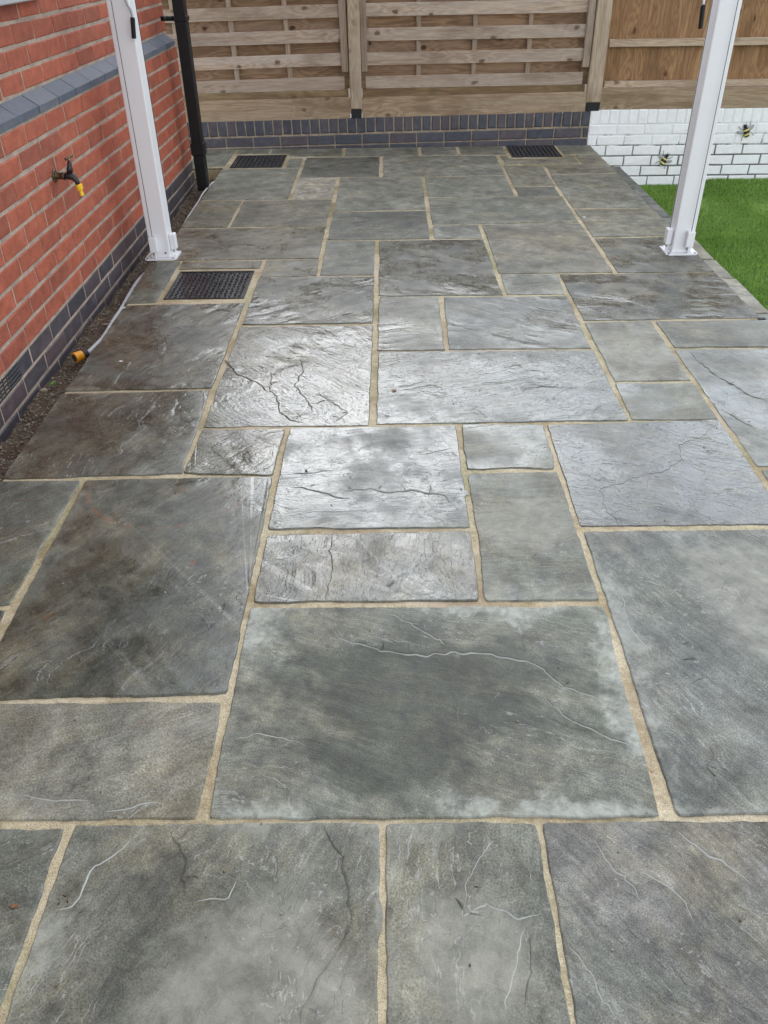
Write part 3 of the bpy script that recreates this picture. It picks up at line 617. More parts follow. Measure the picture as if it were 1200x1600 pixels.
# cleft ridges: the broken edges of thin layers that stand a millimetre or two proud on single slabs
RIDGES = [
  ('b23', [(-0.144, 1.52), (-0.125, 1.471), (-0.029, 1.433), (0.074, 1.414), (0.149, 1.421), (0.24, 1.415), (0.33, 1.393), (0.365, 1.358), (0.396, 1.308), (0.477, 1.271)], 0.05, 0.0018, 'p') ,
  ('b23', [(0.34, 1.291), (0.366, 1.247), (0.406, 1.204), (0.471, 1.156), (0.529, 1.13)], 0.04, 0.0018, 'p') ,
  ('b23', [(-0.344, 1.163), (-0.299, 1.178), (-0.242, 1.168), (-0.192, 1.15)], -0.03, 0.0012, 'p') ,
  ('b23', [(-0.014, 1.571), (0.057, 1.522), (0.119, 1.468), (0.142, 1.423)], 0.04, 0.0012, 'p') ,
  ('b23', [(0.191, 1.577), (0.3, 1.568), (0.414, 1.526), (0.512, 1.479)], -0.04, 0.0011, 'p') ,
  ('U2', [(-0.498, 0.939), (-0.526, 0.9), (-0.562, 0.87), (-0.574, 0.844), (-0.575, 0.807), (-0.588, 0.787), (-0.628, 0.782)], -0.05, 0.0016, 'p') ,
  ('U2', [(-0.445, 0.946), (-0.418, 0.913), (-0.391, 0.882), (-0.393, 0.835), (-0.383, 0.806)], 0.04, 0.0018, 'd') ,
  ('U2', [(-0.382, 0.804), (-0.359, 0.798), (-0.328, 0.802), (-0.302, 0.806), (-0.281, 0.855)], 0.04, 0.0018, 'p') ,
  ('U2', [(-0.138, 0.953), (-0.094, 0.871), (-0.082, 0.797), (-0.075, 0.761), (-0.095, 0.717), (-0.12, 0.674), (-0.144, 0.624), (-0.154, 0.595)], 0.05, 0.002, 'd') ,
  ('U3', [(0.178, 0.948), (0.195, 0.914), (0.168, 0.887), (0.14, 0.844), (0.129, 0.803), (0.121, 0.772), (0.167, 0.795), (0.196, 0.779), (0.22, 0.764), (0.264, 0.775)], 0.035, 0.0013, 'p') ,
  ('U3', [(0.228, 0.749), (0.208, 0.701), (0.192, 0.656), (0.175, 0.607)], -0.03, 0.0012, 'p') ,
  ('U3', [(0.246, 0.748), (0.226, 0.673), (0.206, 0.606)], 0.03, 0.0011, 'd') ,
  ('U4', [(0.382, 0.929), (0.398, 0.875), (0.43, 0.837), (0.453, 0.788)], 0.04, 0.0013, 'p') ,
  ('U4', [(0.448, 0.862), (0.499, 0.83), (0.523, 0.793), (0.535, 0.747)], 0.03, 0.0011, 'p') ,
  ('U4', [(0.299, 0.731), (0.326, 0.672), (0.347, 0.622), (0.361, 0.593)], 0.035, 0.0013, 'p') ,
  ('U4', [(0.602, 0.805), (0.637, 0.775), (0.671, 0.746)], -0.04, 0.0018, 'd') ,
  ('U4', [(0.549, 0.941), (0.58, 0.9), (0.627, 0.861), (0.66, 0.823)], 0.03, 0.0011, 'p') ,
  ('b22', [(0.665, 1.694), (0.693, 1.648), (0.721, 1.597), (0.728, 1.509), (0.74, 1.444), (0.738, 1.383), (0.726, 1.337), (0.687, 1.314)], -0.05, 0.0016, 'd') ,
  ('b22', [(0.672, 1.148), (0.682, 1.119), (0.656, 1.073), (0.67, 1.06), (0.642, 1.021)], 0.03, 0.0013, 'd') ,
  ('b22', [(0.598, 1.069), (0.61, 1.034), (0.631, 1.021)], 0.03, 0.0011, 'd') ,
  ('b22', [(0.61, 1.664), (0.6, 1.523), (0.609, 1.471), (0.632, 1.42)], 0.03, 0.0011, 'p') ,
  ('b18', [(1.25, 3.159), (1.254, 3.087), (1.283, 2.951), (1.321, 2.854), (1.357, 2.762), (1.408, 2.716)], 0.06, 0.0025, 'd') ,
  ('b18', [(1.209, 2.663), (1.246, 2.58), (1.287, 2.5)], 0.05, 0.002, 'd') ,
  ('b25', [(-0.33, 2.244), (-0.277, 2.236), (-0.223, 2.255), (-0.174, 2.267)], 0.05, 0.0014, 'd') ,
  ('b25', [(-0.315, 2.161), (-0.271, 2.154), (-0.214, 2.123), (-0.167, 2.104), (-0.119, 2.086)], 0.06, 0.002, 'd') ,
  ('b25', [(-0.148, 2.14), (-0.067, 2.145), (0.0, 2.126), (0.067, 2.137), (0.134, 2.117), (0.173, 2.105), (0.187, 2.064)], 0.06, 0.0018, 'd') ,
  ('b25', [(0.08, 2.35), (0.131, 2.363), (0.213, 2.397)], 0.05, 0.0012, 'd') ,
  ('b24', [(-0.166, 1.91), (-0.175, 1.834), (-0.163, 1.738), (-0.169, 1.675), (-0.171, 1.62)], 0.02, 0.0014, 'd') ,
  ('b24', [(-0.1, 1.893), (-0.05, 1.803), (-0.008, 1.736), (0.021, 1.69), (0.054, 1.637)], -0.03, 0.0014, 'p') ,
  ('b24', [(-0.36, 1.783), (-0.319, 1.792), (-0.278, 1.801)], 0.03, 0.0012, 'p') ,
  ('b27', [(-0.479, 3.025), (-0.463, 2.844), (-0.428, 2.79), (-0.407, 2.67), (-0.361, 2.604), (-0.313, 2.587)], 0.05, 0.0022, 'd') ,
  ('b27', [(-0.271, 2.822), (-0.23, 2.751), (-0.188, 2.707), (-0.154, 2.656), (-0.198, 2.584)], -0.05, 0.002, 'd') ,
  ('b27', [(-0.368, 3.135), (-0.348, 3.012), (-0.371, 2.879), (-0.311, 2.752), (-0.284, 2.667)], 0.05, 0.002, 'd') ,
  ('b27', [(-0.685, 3.122), (-0.602, 2.979), (-0.526, 2.92), (-0.465, 2.826)], 0.05, 0.002, 'd') ,
  ('T', [(-0.77, 1.028), (-0.715, 1.02), (-0.656, 1.015), (-0.616, 1.012)], 0.03, 0.0012, 'p') ,
  ('T', [(-0.579, 0.987), (-0.535, 0.999), (-0.493, 1.004), (-0.459, 1.008)], 0.03, 0.0012, 'p') ,
  ('A', [(-0.896, 2.763), (-0.916, 2.625), (-0.89, 2.547), (-0.936, 2.436), (-0.92, 2.354)], 0.03, 0.0014, 'p') ,
  ('A', [(-0.815, 2.79), (-0.814, 2.664), (-0.825, 2.623)], 0.03, 0.0014, 'p') ,
  ('B', [(-1.074, 3.146), (-1.087, 3.028), (-1.093, 2.932), (-1.084, 2.886)], 0.02, 0.0012, 'p') ,
]
def ridge_mesh(pts, wid, hgt, c, seed, tone):
    path = jagged([(x - c.x, y - c.y) for x, y in pts], 0.0055, 0.006, seed)
    n = len(path); v = []; f = []; sgn = 1 if wid > 0 else -1
    for i, p in enumerate(path):
        d = (path[min(n - 1, i + 1)] - path[max(0, i - 1)]); d.normalize(); nr = Vector((-d.y, d.x, 0)) * sgn
        e = min(1.0, min(i, n - 1 - i) / 6.0); a = 0.45 + 0.75 * float(vnoise(i * 0.21 + seed * 3.3, seed, 17)); hh = hgt * 1.35 * e * a
        w = abs(wid) * (0.5 + float(vnoise(i * 0.13, seed * 2.2, 18))) * (0.25 + 0.75 * e)
        v += [tuple(p - nr * ((0.0010 + 0.0022 * e * a) if tone == 'p' else (0.0005 + 0.0014 * e * a)) + Vector((0, 0, -0.0006))), tuple(p + Vector((0, 0, hh - 0.0002))),
              tuple(p + nr * (0.10 * w + 0.001) + Vector((0, 0, hh))), tuple(p + nr * w * 0.5 + Vector((0, 0, hh * 0.35))), tuple(p + nr * w + Vector((0, 0, -0.0008)))]
        if i:
            k = 5 * i
            for j in range(4): f.append((k - 5 + j, k + j, k + j + 1, k - 4 + j) if sgn < 0 else (k - 4 + j, k + j + 1, k + j, k - 5 + j))
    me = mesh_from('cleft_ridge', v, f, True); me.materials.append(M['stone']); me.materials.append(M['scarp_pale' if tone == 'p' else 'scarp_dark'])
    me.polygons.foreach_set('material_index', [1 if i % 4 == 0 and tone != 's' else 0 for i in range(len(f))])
    return me
for ri, (k, pts, wid, hgt, tone) in enumerate(RIDGES):
    so = slab_by[k]
    if k in ('b25', 'b27'): tone = 's'; hgt *= 0.6
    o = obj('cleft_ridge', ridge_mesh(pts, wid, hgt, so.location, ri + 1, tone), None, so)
    for q in ('seed', 'grain_angle', 'riven', 'wet', 'half_x', 'half_y', 'pale_edge', 'brown', 'tint', 'tex_scale', 'dark_centre', 'rust', 'pale_patch', 'patch_x', 'patch_y', 'patch_r'): o[q] = so[q]

# edging stones on the lawn side, slightly lower than the slabs
ebr = [6.56, 6.02, 5.66, 5.18, 4.78, 4.37, 4.08, 3.60, 3.02, 2.40, 1.80, 1.2, 0.6]
for i, (a, b) in enumerate(zip(ebr, ebr[1:])):
    jx = random.uniform(-0.006, 0.006)
    me, c = slab_mesh([(1.686, a - 0.004), (1.762 + jx, a - 0.004), (1.762 + jx, b + 0.004), (1.686, b + 0.004)], 0.03, 90 + i)
    o = obj('edging_stone', me, 'stone', patio, (c.x, c.y, -0.010 + random.uniform(-0.003, 0.003)))
    o['seed'] = 11.0 + 2.3 * i; o['grain_angle'] = 0.2; o['tex_scale'] = 1.0; o['riven'] = 0.2; o['wet'] = 0.18; o['half_x'] = 0.036; o['half_y'] = (a - b) / 2
    o['pale_edge'] = 0.0; o['brown'] = 0.1 if i not in (4, 5, 6) else 0.6; o['tint'] = TONES['b'] if i not in (4, 5, 6) else TONES['p']
    for q in ('dark_centre', 'rust', 'pale_patch'): o[q] = 0.0
    o['patch_x'], o['patch_y'], o['patch_r'] = 9.0, 9.0, 0.01
obj('edging_haunch', box_mesh('edging_haunch', (1.701, 0.5, -0.6), (1.752, 6.55, -0.030), 0.0), 'concrete', patio)

# gutter of soil and gravel between house and patio
def soil_strip():
    xs = np.arange(-1.60, -1.2499, 0.01); ys = np.arange(0.2, 6.63, 0.02)
    X, Y = np.meshgrid(xs, ys)
    Z = -0.076 + 0.018 * (vnoise(X * 30, Y * 14, 8) - 0.5) + 0.02 * (vnoise(X * 7, Y * 3, 9) - 0.5) - 0.018 * np.exp(-((X + 1.33) / 0.05) ** 2)
    ny, nx = X.shape; idx = np.arange(nx * ny).reshape(ny, nx)
    q = np.stack([idx[:-1, :-1], idx[:-1, 1:], idx[1:, 1:], idx[1:, :-1]], -1).reshape(-1, 4)
    return mesh_from('soil_gutter', np.stack([X.ravel(), Y.ravel(), Z.ravel()], 1), [tuple(int(a) for a in r) for r in q], True)
struct(obj('soil_gutter', soil_strip(), 'soil'))
def pebbles(n):
    base = bmesh.new(); bmesh.ops.create_icosphere(base, subdivisions=1, radius=1.0)
    bv = np.array([v.co[:] for v in base.verts]); bf = [[v.index for v in f.verts] for f in base.faces]; base.free()
    V = []; F = []
    for i in range(n):
        x = rng.uniform(-1.428, -1.272); y = rng.uniform(2.0, 6.6) if rng.random() < 0.8 else rng.uniform(4.6, 6.6)
        s = rng.uniform(0.0022, 0.0055) * (1.9 if rng.random() < 0.05 else 1)
        a = rng.uniform(0, 6.28); ca, sa = math.cos(a), math.sin(a)
        w = bv * (1 + 0.30 * rng.standard_normal((len(bv), 1)).clip(-1, 1)) * np.array([s * rng.uniform(0.9, 1.7), s, s * rng.uniform(0.5, 0.9)])
        w = np.stack([w[:, 0] * ca - w[:, 1] * sa, w[:, 0] * sa + w[:, 1] * ca, w[:, 2]], 1)
        z = -0.076 - 0.018 * math.exp(-((x + 1.33) / 0.05) ** 2) + 0.018 * (float(vnoise(x * 30, y * 14, 8)) - 0.5) + 0.02 * (float(vnoise(x * 7, y * 3, 9)) - 0.5) + s * 0.3
        b = len(V) * 1; V.extend((w + np.array([x, y, z])).tolist()); F.extend([[k + b for k in t] for t in bf])
    return mesh_from('gravel', V, F)
struct(obj('gravel', pebbles(6500), 'gravel'), 'stuff')

# lawn, lower than the patio
def lawn_z(X, Y):
    return -0.335 + 0.020 * (vnoise(X * 1.3, Y * 1.3, 21) - 0.5) + 0.05 * np.clip((Y - 6.9) / 0.35, 0, 1) * np.clip((X - 2.55) / 0.2, 0, 1)
def lawn_base():
    xs = np.arange(1.70, 6.0, 0.05); ys = np.arange(0.0, 7.31, 0.05); X, Y = np.meshgrid(xs, ys); Z = lawn_z(X, Y)
    ny, nx = X.shape; idx = np.arange(nx * ny).reshape(ny, nx)
    q = np.stack([idx[:-1, :-1], idx[:-1, 1:], idx[1:, 1:], idx[1:, :-1]], -1).reshape(-1, 4)
    return mesh_from('lawn', np.stack([X.ravel(), Y.ravel(), Z.ravel()], 1), [tuple(int(a) for a in r) for r in q], True)
struct(obj('lawn', lawn_base(), 'turf'))
def blades(n):
    x = 1.765 + (3.75 - 1.765) * rng.random(n); y = 3.2 + (7.285 - 3.2) * rng.random(n)
    z = lawn_z(x, y); hgt = rng.uniform(0.010, 0.023, n); wd = rng.uniform(0.0014, 0.0026, n); a = rng.uniform(0, 6.283, n)
    lean = rng.uniform(0.1, 0.9, n) * hgt; la = rng.uniform(0, 6.283, n) * 0.5 + vnoise(x * 2, y * 2, 33) * 6.0
    dx, dy = np.cos(a) * wd, np.sin(a) * wd; lx, ly = np.cos(la) * lean, np.sin(la) * lean
    v = np.empty((n, 5, 3))
    v[:, 0] = np.stack([x - dx, y - dy, z - 0.003], 1); v[:, 1] = np.stack([x + dx, y + dy, z - 0.003], 1)
    v[:, 2] = np.stack([x + dx * .8 + lx * .35, y + dy * .8 + ly * .35, z + hgt * .6], 1); v[:, 3] = np.stack([x - dx * .8 + lx * .35, y - dy * .8 + ly * .35, z + hgt * .6], 1)
    v[:, 4] = np.stack([x + lx, y + ly, z + hgt], 1)
    me = bpy.data.meshes.new('grass'); me.vertices.add(5 * n); me.vertices.foreach_set('co', v.ravel())
    b = np.arange(n) * 5
    li = np.stack([b, b + 1, b + 2, b + 3, b + 3, b + 2, b + 4], 1).ravel()
    me.loops.add(7 * n); me.loops.foreach_set('vertex_index', li.astype(np.int32))
    ls = np.stack([np.arange(n) * 7, np.arange(n) * 7 + 4], 1).ravel(); me.polygons.add(2 * n)
    me.polygons.foreach_set('loop_start', ls.astype(np.int32)); me.update(calc_edges=True)
    return me
go = struct(obj('grass', blades(170000), 'grass'), 'stuff'); go['label'] = 'bright green short grass of the lawn beside the patio'

# ------------------------------------------------------------------ bricks
def brick_mesh(name, L, D, H, ch=0.004, jit=0.0015, seed=0):
    """centred, front face towards -Y; chamfered front, slightly irregular"""
    rr = random.Random(seed); j = lambda s=1: rr.uniform(-jit, jit) * s
    x, y, z = L / 2, D / 2, H / 2
    v = [(-x + j(), y, -z + j()), (x + j(), y, -z + j()), (x + j(), y, z + j()), (-x + j(), y, z + j())]
    fr = [(-x + j(), -y + ch, -z + j()), (x + j(), -y + ch, -z + j()), (x + j(), -y + ch, z + j()), (-x + j(), -y + ch, z + j())]
    sg = ((1, 1), (-1, 1), (-1, -1), (1, -1))
    f2 = [(a[0] + s[0] * (ch + abs(j(2))), -y + j(), a[2] + s[1] * (ch + abs(j(2)))) for a, s in zip(fr, sg)]
    v += fr + f2
    f = [(3, 2, 1, 0), (8, 9, 10, 11)]
    for i in range(4):
        k = (i + 1) % 4; f += [(i, k, 4 + k, 4 + i), (4 + i, 4 + k, 8 + k, 8 + i)]
    me = mesh_from(name, v, f); return me
def brick_set(name, L, D, H, mat, n=6, **kw):
    out = []
    for i in range(n):
        me = brick_mesh(name, L, D, H, seed=i * 13 + int(L * 1000), **kw); me.materials.append(M[mat]); out.append(me)
    return out

# house: bricks of the side wall face +X -> rotate -Y front to +X
BP, CP = 0.2385, 0.0813
WX, WXU = -1.430, -1.485          # lower and upper face
Y0, Y1 = 1.80, 6.36
house = tag(empty('brick_house', (WX, 3.0, -0.12)), 'red brick house wall with blue brick plinth and grey string course beside the paving', 'house')
hoff = Vector(house.location)
def hpart(name, mesh, mat, loc, parent=None, rot=None):
    p = parent or house
    l = Vector(loc) - (hoff if p is house else hoff)
    o = obj(name, mesh, mat, p, l, rot); return o
wall_core = bmesh.new()
add_box(wall_core, (WX - 0.25, -2.0, -0.5), (WX - 0.0032, Y1 - 0.006, 0.850))
add_box(wall_core, (WX - 0.25, -2.0, 0.850), (WXU - 0.0032, Y1 - 0.006, 2.75))
bmesh.ops.translate(wall_core, vec=-hoff, verts=wall_core.verts)
wall = obj('wall', bm_mesh(wall_core, 'wall'), 'wallmortar', house)
RZ = (0, 0, R(90))
reds = brick_set('brick', BP - 0.0075, 0.10, CP - 0.0135, 'red', 8, ch=0.0030, jit=0.0018)
redh = brick_set('brick_half', BP / 2 - 0.0075, 0.10, CP - 0.0135, 'red', 5, ch=0.0030, jit=0.0018)
blues = brick_set('plinth_brick', BP - 0.0115, 0.10, 0.0665, 'plinth', 6, ch=0.0025)
blueh = brick_set('plinth_brick_half', BP / 2 - 0.0115, 0.10, 0.0665, 'plinth', 4, ch=0.0025)
def course(name, face, zc, off, full, half, y0=Y0, y1=Y1, skip=None):
    y = y1; first = True
    if off:
        l = BP / 2; place(name, face, y - l / 2, zc, half); y -= l
    while y - BP > y0 - BP:
        yc = y - BP / 2
        if not (skip and skip(yc)): place(name, face, yc, zc, full)
        y -= BP
def place(name, face, y, z, meshes):
    o = obj(name, random.choice(meshes), None, wall, Vector((face - 0.05 + random.uniform(-0.0012, 0.0012), y, z)) - hoff, RZ)
    o.rotation_euler = (R(random.uniform(-0.35, 0.35)), R(random.uniform(-0.3, 0.3)), R(90) + R(random.uniform(-0.25, 0.25)))
VENTS = (2.775, 5.88)
for r in range(4):      # blue plinth courses
    zc = 0.115 - 0.0785 * (r + 0.5)
    sk = (lambda yc: any(abs(yc - v) < 0.115 for v in VENTS)) if r == 0 else None
    course('plinth_brick', WX, zc, r % 2, blues, blueh, skip=sk)
for r in range(9):      # red courses under the string course
    course('brick', WX, 0.115 + CP * (r + 0.5), r % 2, reds, redh)
def sy(r): return 2.5
for r in range(5):      # red courses above it
    course('brick', WXU, 0.925 + CP * (r + 0.5), r % 2, reds, redh, y0=2.6, skip=(lambda yc: yc < 4.05) if r == 4 else None)
# string course of sloped plinth bricks
def plinth_stretcher(seed):
    rr = random.Random(seed); L = BP / 2 - 0.003; j = lambda: rr.uniform(-0.0012, 0.0012)
    pr = [(WX - 0.10, 0.851), (WX + 0.004, 0.851), (WX + 0.005 + j(), 0.8785 + j()), (WX + 0.001, 0.8815), (WXU - 0.004, 0.921 + j()), (WX - 0.10, 0.921)]
    v = [(x - WX, -L + abs(j()), z - 0.885) for x, z in pr] + [(x - WX, L - abs(j()), z - 0.885) for x, z in pr]
    n = len(pr); f = [tuple(range(n)), tuple(reversed(range(n, 2 * n)))] + [(i + n, (i + 1) % n + n, (i + 1) % n, i) for i in range(n)]
    me = mesh_from('string_brick', v, f); me.materials.append(M['string']); return me
strs = [plinth_stretcher(i) for i in range(5)]
y = Y1 - BP / 2 - 0.055
while y > 1.9:
    o = obj('string_brick', random.choice(strs), None, wall, Vector((WX + random.uniform(-0.001, 0.001), y, 0.885)) - hoff)
    y -= BP
for vy in VENTS:        # air bricks in the plinth
    av = bmesh.new()
    add_box(av, (-0.05, -0.112, -0.034), (-0.006, 0.112, 0.034))
    for i in range(5): add_box(av, (-0.01, -0.112, -0.034 + i * 0.0145), (0.001, 0.112, -0.034 + i * 0.0145 + 0.0075), 0.0015)
    for i in range(7): add_box(av, (-0.009, -0.112 + i * 0.0365, -0.034), (-0.001, -0.112 + i * 0.0365 + 0.005, 0.034))
    obj('air_brick', bm_mesh(av, 'air_brick'), 'black' if vy < 4 else 'blue', wall, Vector((WX, vy, 0.115 - 0.039)) - hoff)
# window whose sill shows at the top of the picture
win = obj('window', box_mesh('window', (WXU - 0.06, 2.42, 1.262), (WXU - 0.006, 4.04, 2.35), 0.004), 'white', house, -hoff)
obj('window_sill', box_mesh('window_sill', (WXU - 0.05, 2.34, 1.236), (WXU + 0.062, 4.10, 1.262), 0.004), 'sill', win)
obj('pane', box_mesh('pane', (WXU - 0.004, 2.50, 1.34), (WXU - 0.001, 3.21, 2.28), 0.0), 'glass', win)
obj('pane', box_mesh('pane', (WXU - 0.004, 3.26, 1.34), (WXU - 0.001, 3.96, 2.28), 0.0), 'glass', win)
obj('eaves_board', box_mesh('eaves_board', (WXU - 0.1, -2.05, 2.75), (WXU + 0.25, Y1 + 0.15, 2.93), 0.01), 'white', house, -hoff)

# downpipe at the corner of the house
dp = tag(empty('downpipe', (-1.312, 6.08, -0.03)), 'square black plastic rainwater downpipe standing at the corner of the brick house', 'downpipe')
def dpart(name, a, b, bev=0.006): return obj(name, box_mesh(name, a, b, bev, 2), 'black', dp)
dpart('pipe', (-0.038, -0.038, 0.27), (0.038, 0.038, 2.75))
dpart('lower_pipe', (-0.038, -0.038, 0.0), (0.038, 0.038, 0.262))
dpart('socket', (-0.046, -0.046, 0.235), (0.046, 0.046, 0.315))
for z in (1.05, 2.3):
    bk = dpart('bracket', (-0.044, -0.044, z - 0.016), (0.044, 0.044, z + 0.016))
    tube('bracket_arm', [(-0.13, 0.0, z), (-0.04, 0.0, z)], 0.014, 'black', bk, 10)
    tube('bracket_bolt', [(-0.10, -0.045, z), (-0.10, 0.03, z)], 0.012, 'black', bk, 8)

# ------------------------------------------------------------------ back walls
YB = 7.300
bw = tag(empty('blue_brick_wall', (1.662, YB, 0.256), (0, 0.0155 * -1, 0)), 'low dark blue brick wall with a header course on top under the slatted fence', 'wall')
bcore = obj('wall_core', box_mesh('wall_core', (-4.2, 0.007, -0.8), (0.0, 0.20, -0.006), 0), 'bluemortar', bw)
hm = brick_set('header_brick', 0.0765 - 0.0095, 0.19, 0.1135, 'blue', 6, ch=0.007)
sm = brick_set('stretcher_brick', 0.2265 - 0.010, 0.10, 0.071, 'blue', 6)
x = -0.0765 / 2; i = 0
while x > -3.9:
    o = obj('header_brick', random.choice(hm), None, bw, (x, 0.095 + random.uniform(-0.0015, 0.0015), -0.057), (0, R(random.uniform(-0.5, 0.5)), 0)); x -= 0.0765
for r in range(3):
    x = -0.2265 / 2 + (0.05 if r % 2 else -0.06)
    if r % 2 == 0:
        obj('stretcher_brick', brick_set('stretcher_cut', 0.04, 0.10, 0.071, 'blue', 1)[0], None, bw, (-0.028, 0.05, -0.123 - 0.0805 * (r + 0.5)))
    else:
        obj('stretcher_brick', brick_set('stretcher_cut', 0.155, 0.10, 0.071, 'blue', 1)[0], None, bw, (-0.085, 0.05, -0.123 - 0.0805 * (r + 0.5))); x -= 0.1125
    while x > -3.9:
        obj('stretcher_brick', random.choice(sm), None, bw, (x - (0.0 if r % 2 == 0 else -0.0), 0.05 + random.uniform(-0.0015, 0.0015), -0.123 - 0.0805 * (r + 0.5)), (0, R(random.uniform(-0.3, 0.3)), 0)); x -= 0.2265

ww = tag(empty('white_brick_wall', (1.662, YB, 0.262)), 'white painted brick garden wall behind the lawn with dark open joints', 'wall')
wc = obj('wall_core', box_mesh('wall_core', (0.0, 0.0035, -0.95), (4.2, 0.20, -0.005), 0), 'wjoint', ww)
whm = brick_set('white_header_brick', 0.0775 - 0.0050, 0.19, 0.110, 'wbrick', 6, ch=0.006, jit=0.002)
wsm = brick_set('white_stretcher_brick', 0.2285 - 0.0060, 0.10, 0.0745, 'wbrick', 6, ch=0.005, jit=0.0018)
wsh = brick_set('white_cut_brick', 0.085, 0.10, 0.0722, 'wbrick', 3, ch=0.005, jit=0.0018)
x = 0.0775 / 2
while x < 2.4:
    o = obj('header_brick', random.choice(whm), None, ww, (x, 0.095 + random.uniform(-0.002, 0.002), -0.056 + random.uniform(-0.002, 0.002)), (0, R(random.uniform(-1.6, 1.6)), 0)); o['grime'] = 0.15; x += 0.0775
for r in range(8):
    x = 0.2285 / 2 + (0.0, 0.075, 0.16, 0.095, 0.02, 0.09, 0.03, 0.1)[r]; zc = -0.112 - 0.0805 * (r + 0.5)
    gx = x - 0.2285 / 2
    if gx > 0.03:
        o = obj('stretcher_brick', brick_set('white_cut', gx - 0.006, 0.10, 0.0745, 'wbrick', 1)[0], None, ww, (gx / 2, 0.05, zc)); o['grime'] = 0.1
    while x < 2.4:
        o = obj('stretcher_brick', random.choice(wsm), None, ww, (x, 0.05 + random.uniform(-0.0015, 0.0015), zc), (0, R(random.uniform(-0.35, 0.35)), 0))
        o['grime'] = 0.1 if r < 4 else (0.35 if r < 6 else 0.7); x += 0.2285

# ------------------------------------------------------------------ fence
def slat_panel(label, x0, x1, z0, tilt, battens, stl, str_):
    p = tag(empty('slatted_fence', ((x0 + x1) / 2, 7.34, z0), (0, -tilt, 0)), label, 'fence', 'slatted fence panels')
    w = (x1 - x0) / 2; xc = (x0 + x1) / 2
    # z0 = bottom of lower rail
    box('rail', (-w - 0.045, 0.0, -0.03), (w + 0.045, 0.035, 0.0405), 'damprail', p)
    z = 0.0415; k = 0
    while z < 1.45:
        s = box('slat', (-w - 0.02, 0.000, z), (w + 0.02, 0.011, z + 0.0895), 'slat', p, 0.0025)
        s.rotation_euler = (R(random.uniform(-0.8, 0.2)), R(random.uniform(-0.12, 0.12)), 0)
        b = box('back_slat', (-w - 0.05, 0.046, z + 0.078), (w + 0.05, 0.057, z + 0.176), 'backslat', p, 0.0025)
        z += 0.1655; k += 1
    for bx in battens: box('batten', (bx - xc - 0.018, 0.0125, 0.042), (bx - xc + 0.018, 0.0445, 1.55), 'batten', p)
    if stl is not None: box('stile', (stl[0] - xc, -0.024, 0.165), (stl[1] - xc, -0.0015, 1.56), 'batten', p)
    if str_ is not None:
        box('stile', (str_[0] - xc, -0.024, 0.165), (str_[1] - xc, -0.0015, 1.56), 'batten', p)
    for q in (stl, str_):
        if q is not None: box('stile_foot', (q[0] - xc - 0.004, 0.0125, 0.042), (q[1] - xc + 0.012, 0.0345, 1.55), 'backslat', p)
    box('top_rail', (-w, -0.01, 1.562), (w, 0.055, 1.60), 'board', p)
    return p
slat_panel('weathered slatted timber fence panel next to the black downpipe', -2.16, -0.356, 0.374, 0.018, (-1.20, -0.772, -1.64), None, (-0.354, -0.299))
slat_panel('weathered slatted timber fence panel between the two timber posts', -0.150, 1.552, 0.396, 0.006, (0.256, 0.696, 1.127), (-0.199, -0.151), (1.553, 1.610))
def gravel_board(label, x0, x1, z0, z1, tilt):
    o = box('gravel_board', (x0, 7.304, z0), (x1, 7.336, z1), 'board', None, 0.003); o.rotation_euler = (0, -tilt, 0)
    return tag(o, label, 'board', 'boards under the fence')
gravel_board('long damp timber board under the slatted panel by the downpipe', -2.3, -0.2975, 0.207, 0.364, 0.012)
gravel_board('pale knotty timber board under the middle slatted panel', -0.2035, 1.613, 0.233, 0.384, 0.011)
gravel_board('timber board on top of the white wall under the brown fence panel', 1.7275, 3.75, 0.259, 0.416, 0.0)
def fence_post(label, x0, x1, z0, zs):
    p = tag(empty('fence_post', ((x0 + x1) / 2, 7.34, z0)), label, 'fence post', 'timber fence posts')
    w = (x1 - x0) / 2
    box('timber', (-w, -0.045, zs - z0), (w, 0.055, 1.95 - z0), 'post', p, 0.006)
    box('metal_shoe', (-w * 0.92, -0.040, 0.0), (w * 0.92, 0.05, zs - z0 - 0.001), 'black', p, 0.002)
    return p
fence_post('square timber fence post between the two slatted panels', -0.297, -0.203, 0.222, 0.290)
fence_post('broad pale timber fence post where blue wall meets white wall', 1.612, 1.727, 0.253, 0.316)
fpan = tag(empty('closed_board_fence', (2.74, 7.34, 0.418)), 'brown closed board fence panel with horizontal rails above the white wall', 'fence')
x = 1.742
while x < 3.72:
    wdt = random.uniform(0.094, 0.104)
    b = bmesh.new()
    yo = 0.040; vv = [(0, yo + 0.004), (wdt + 0.014, yo - 0.008), (wdt + 0.014, yo + 0.006), (0, yo + 0.007)]
    bl = [b.verts.new((a, c, 0.0)) for a, c in vv]; tl = [b.verts.new((a, c, 1.46)) for a, c in vv]
    b.faces.new(list(reversed(bl))); b.faces.new(tl)
    for i in range(4): b.faces.new((bl[i], bl[(i + 1) % 4], tl[(i + 1) % 4], tl[i]))
    bmesh.ops.recalc_face_normals(b, faces=b.faces)
    obj('board', bm_mesh(b, 'board'), 'feather', fpan, (x - 2.74, random.uniform(0, 0.0008), 0)); x += wdt
for z0, z1 in ((0.0, 0.046), (0.285, 0.338), (0.86, 0.905), (1.42, 1.47)):
    box('rail', (1.747 - 2.74, -0.012, z0), (0.99, 0.0305, z1), 'rail', fpan, 0.003)
box('stile', (1.728 - 2.74, -0.004, 0.001), (1.745 - 2.74, 0.05, 1.47), 'feather', fpan, 0.002)

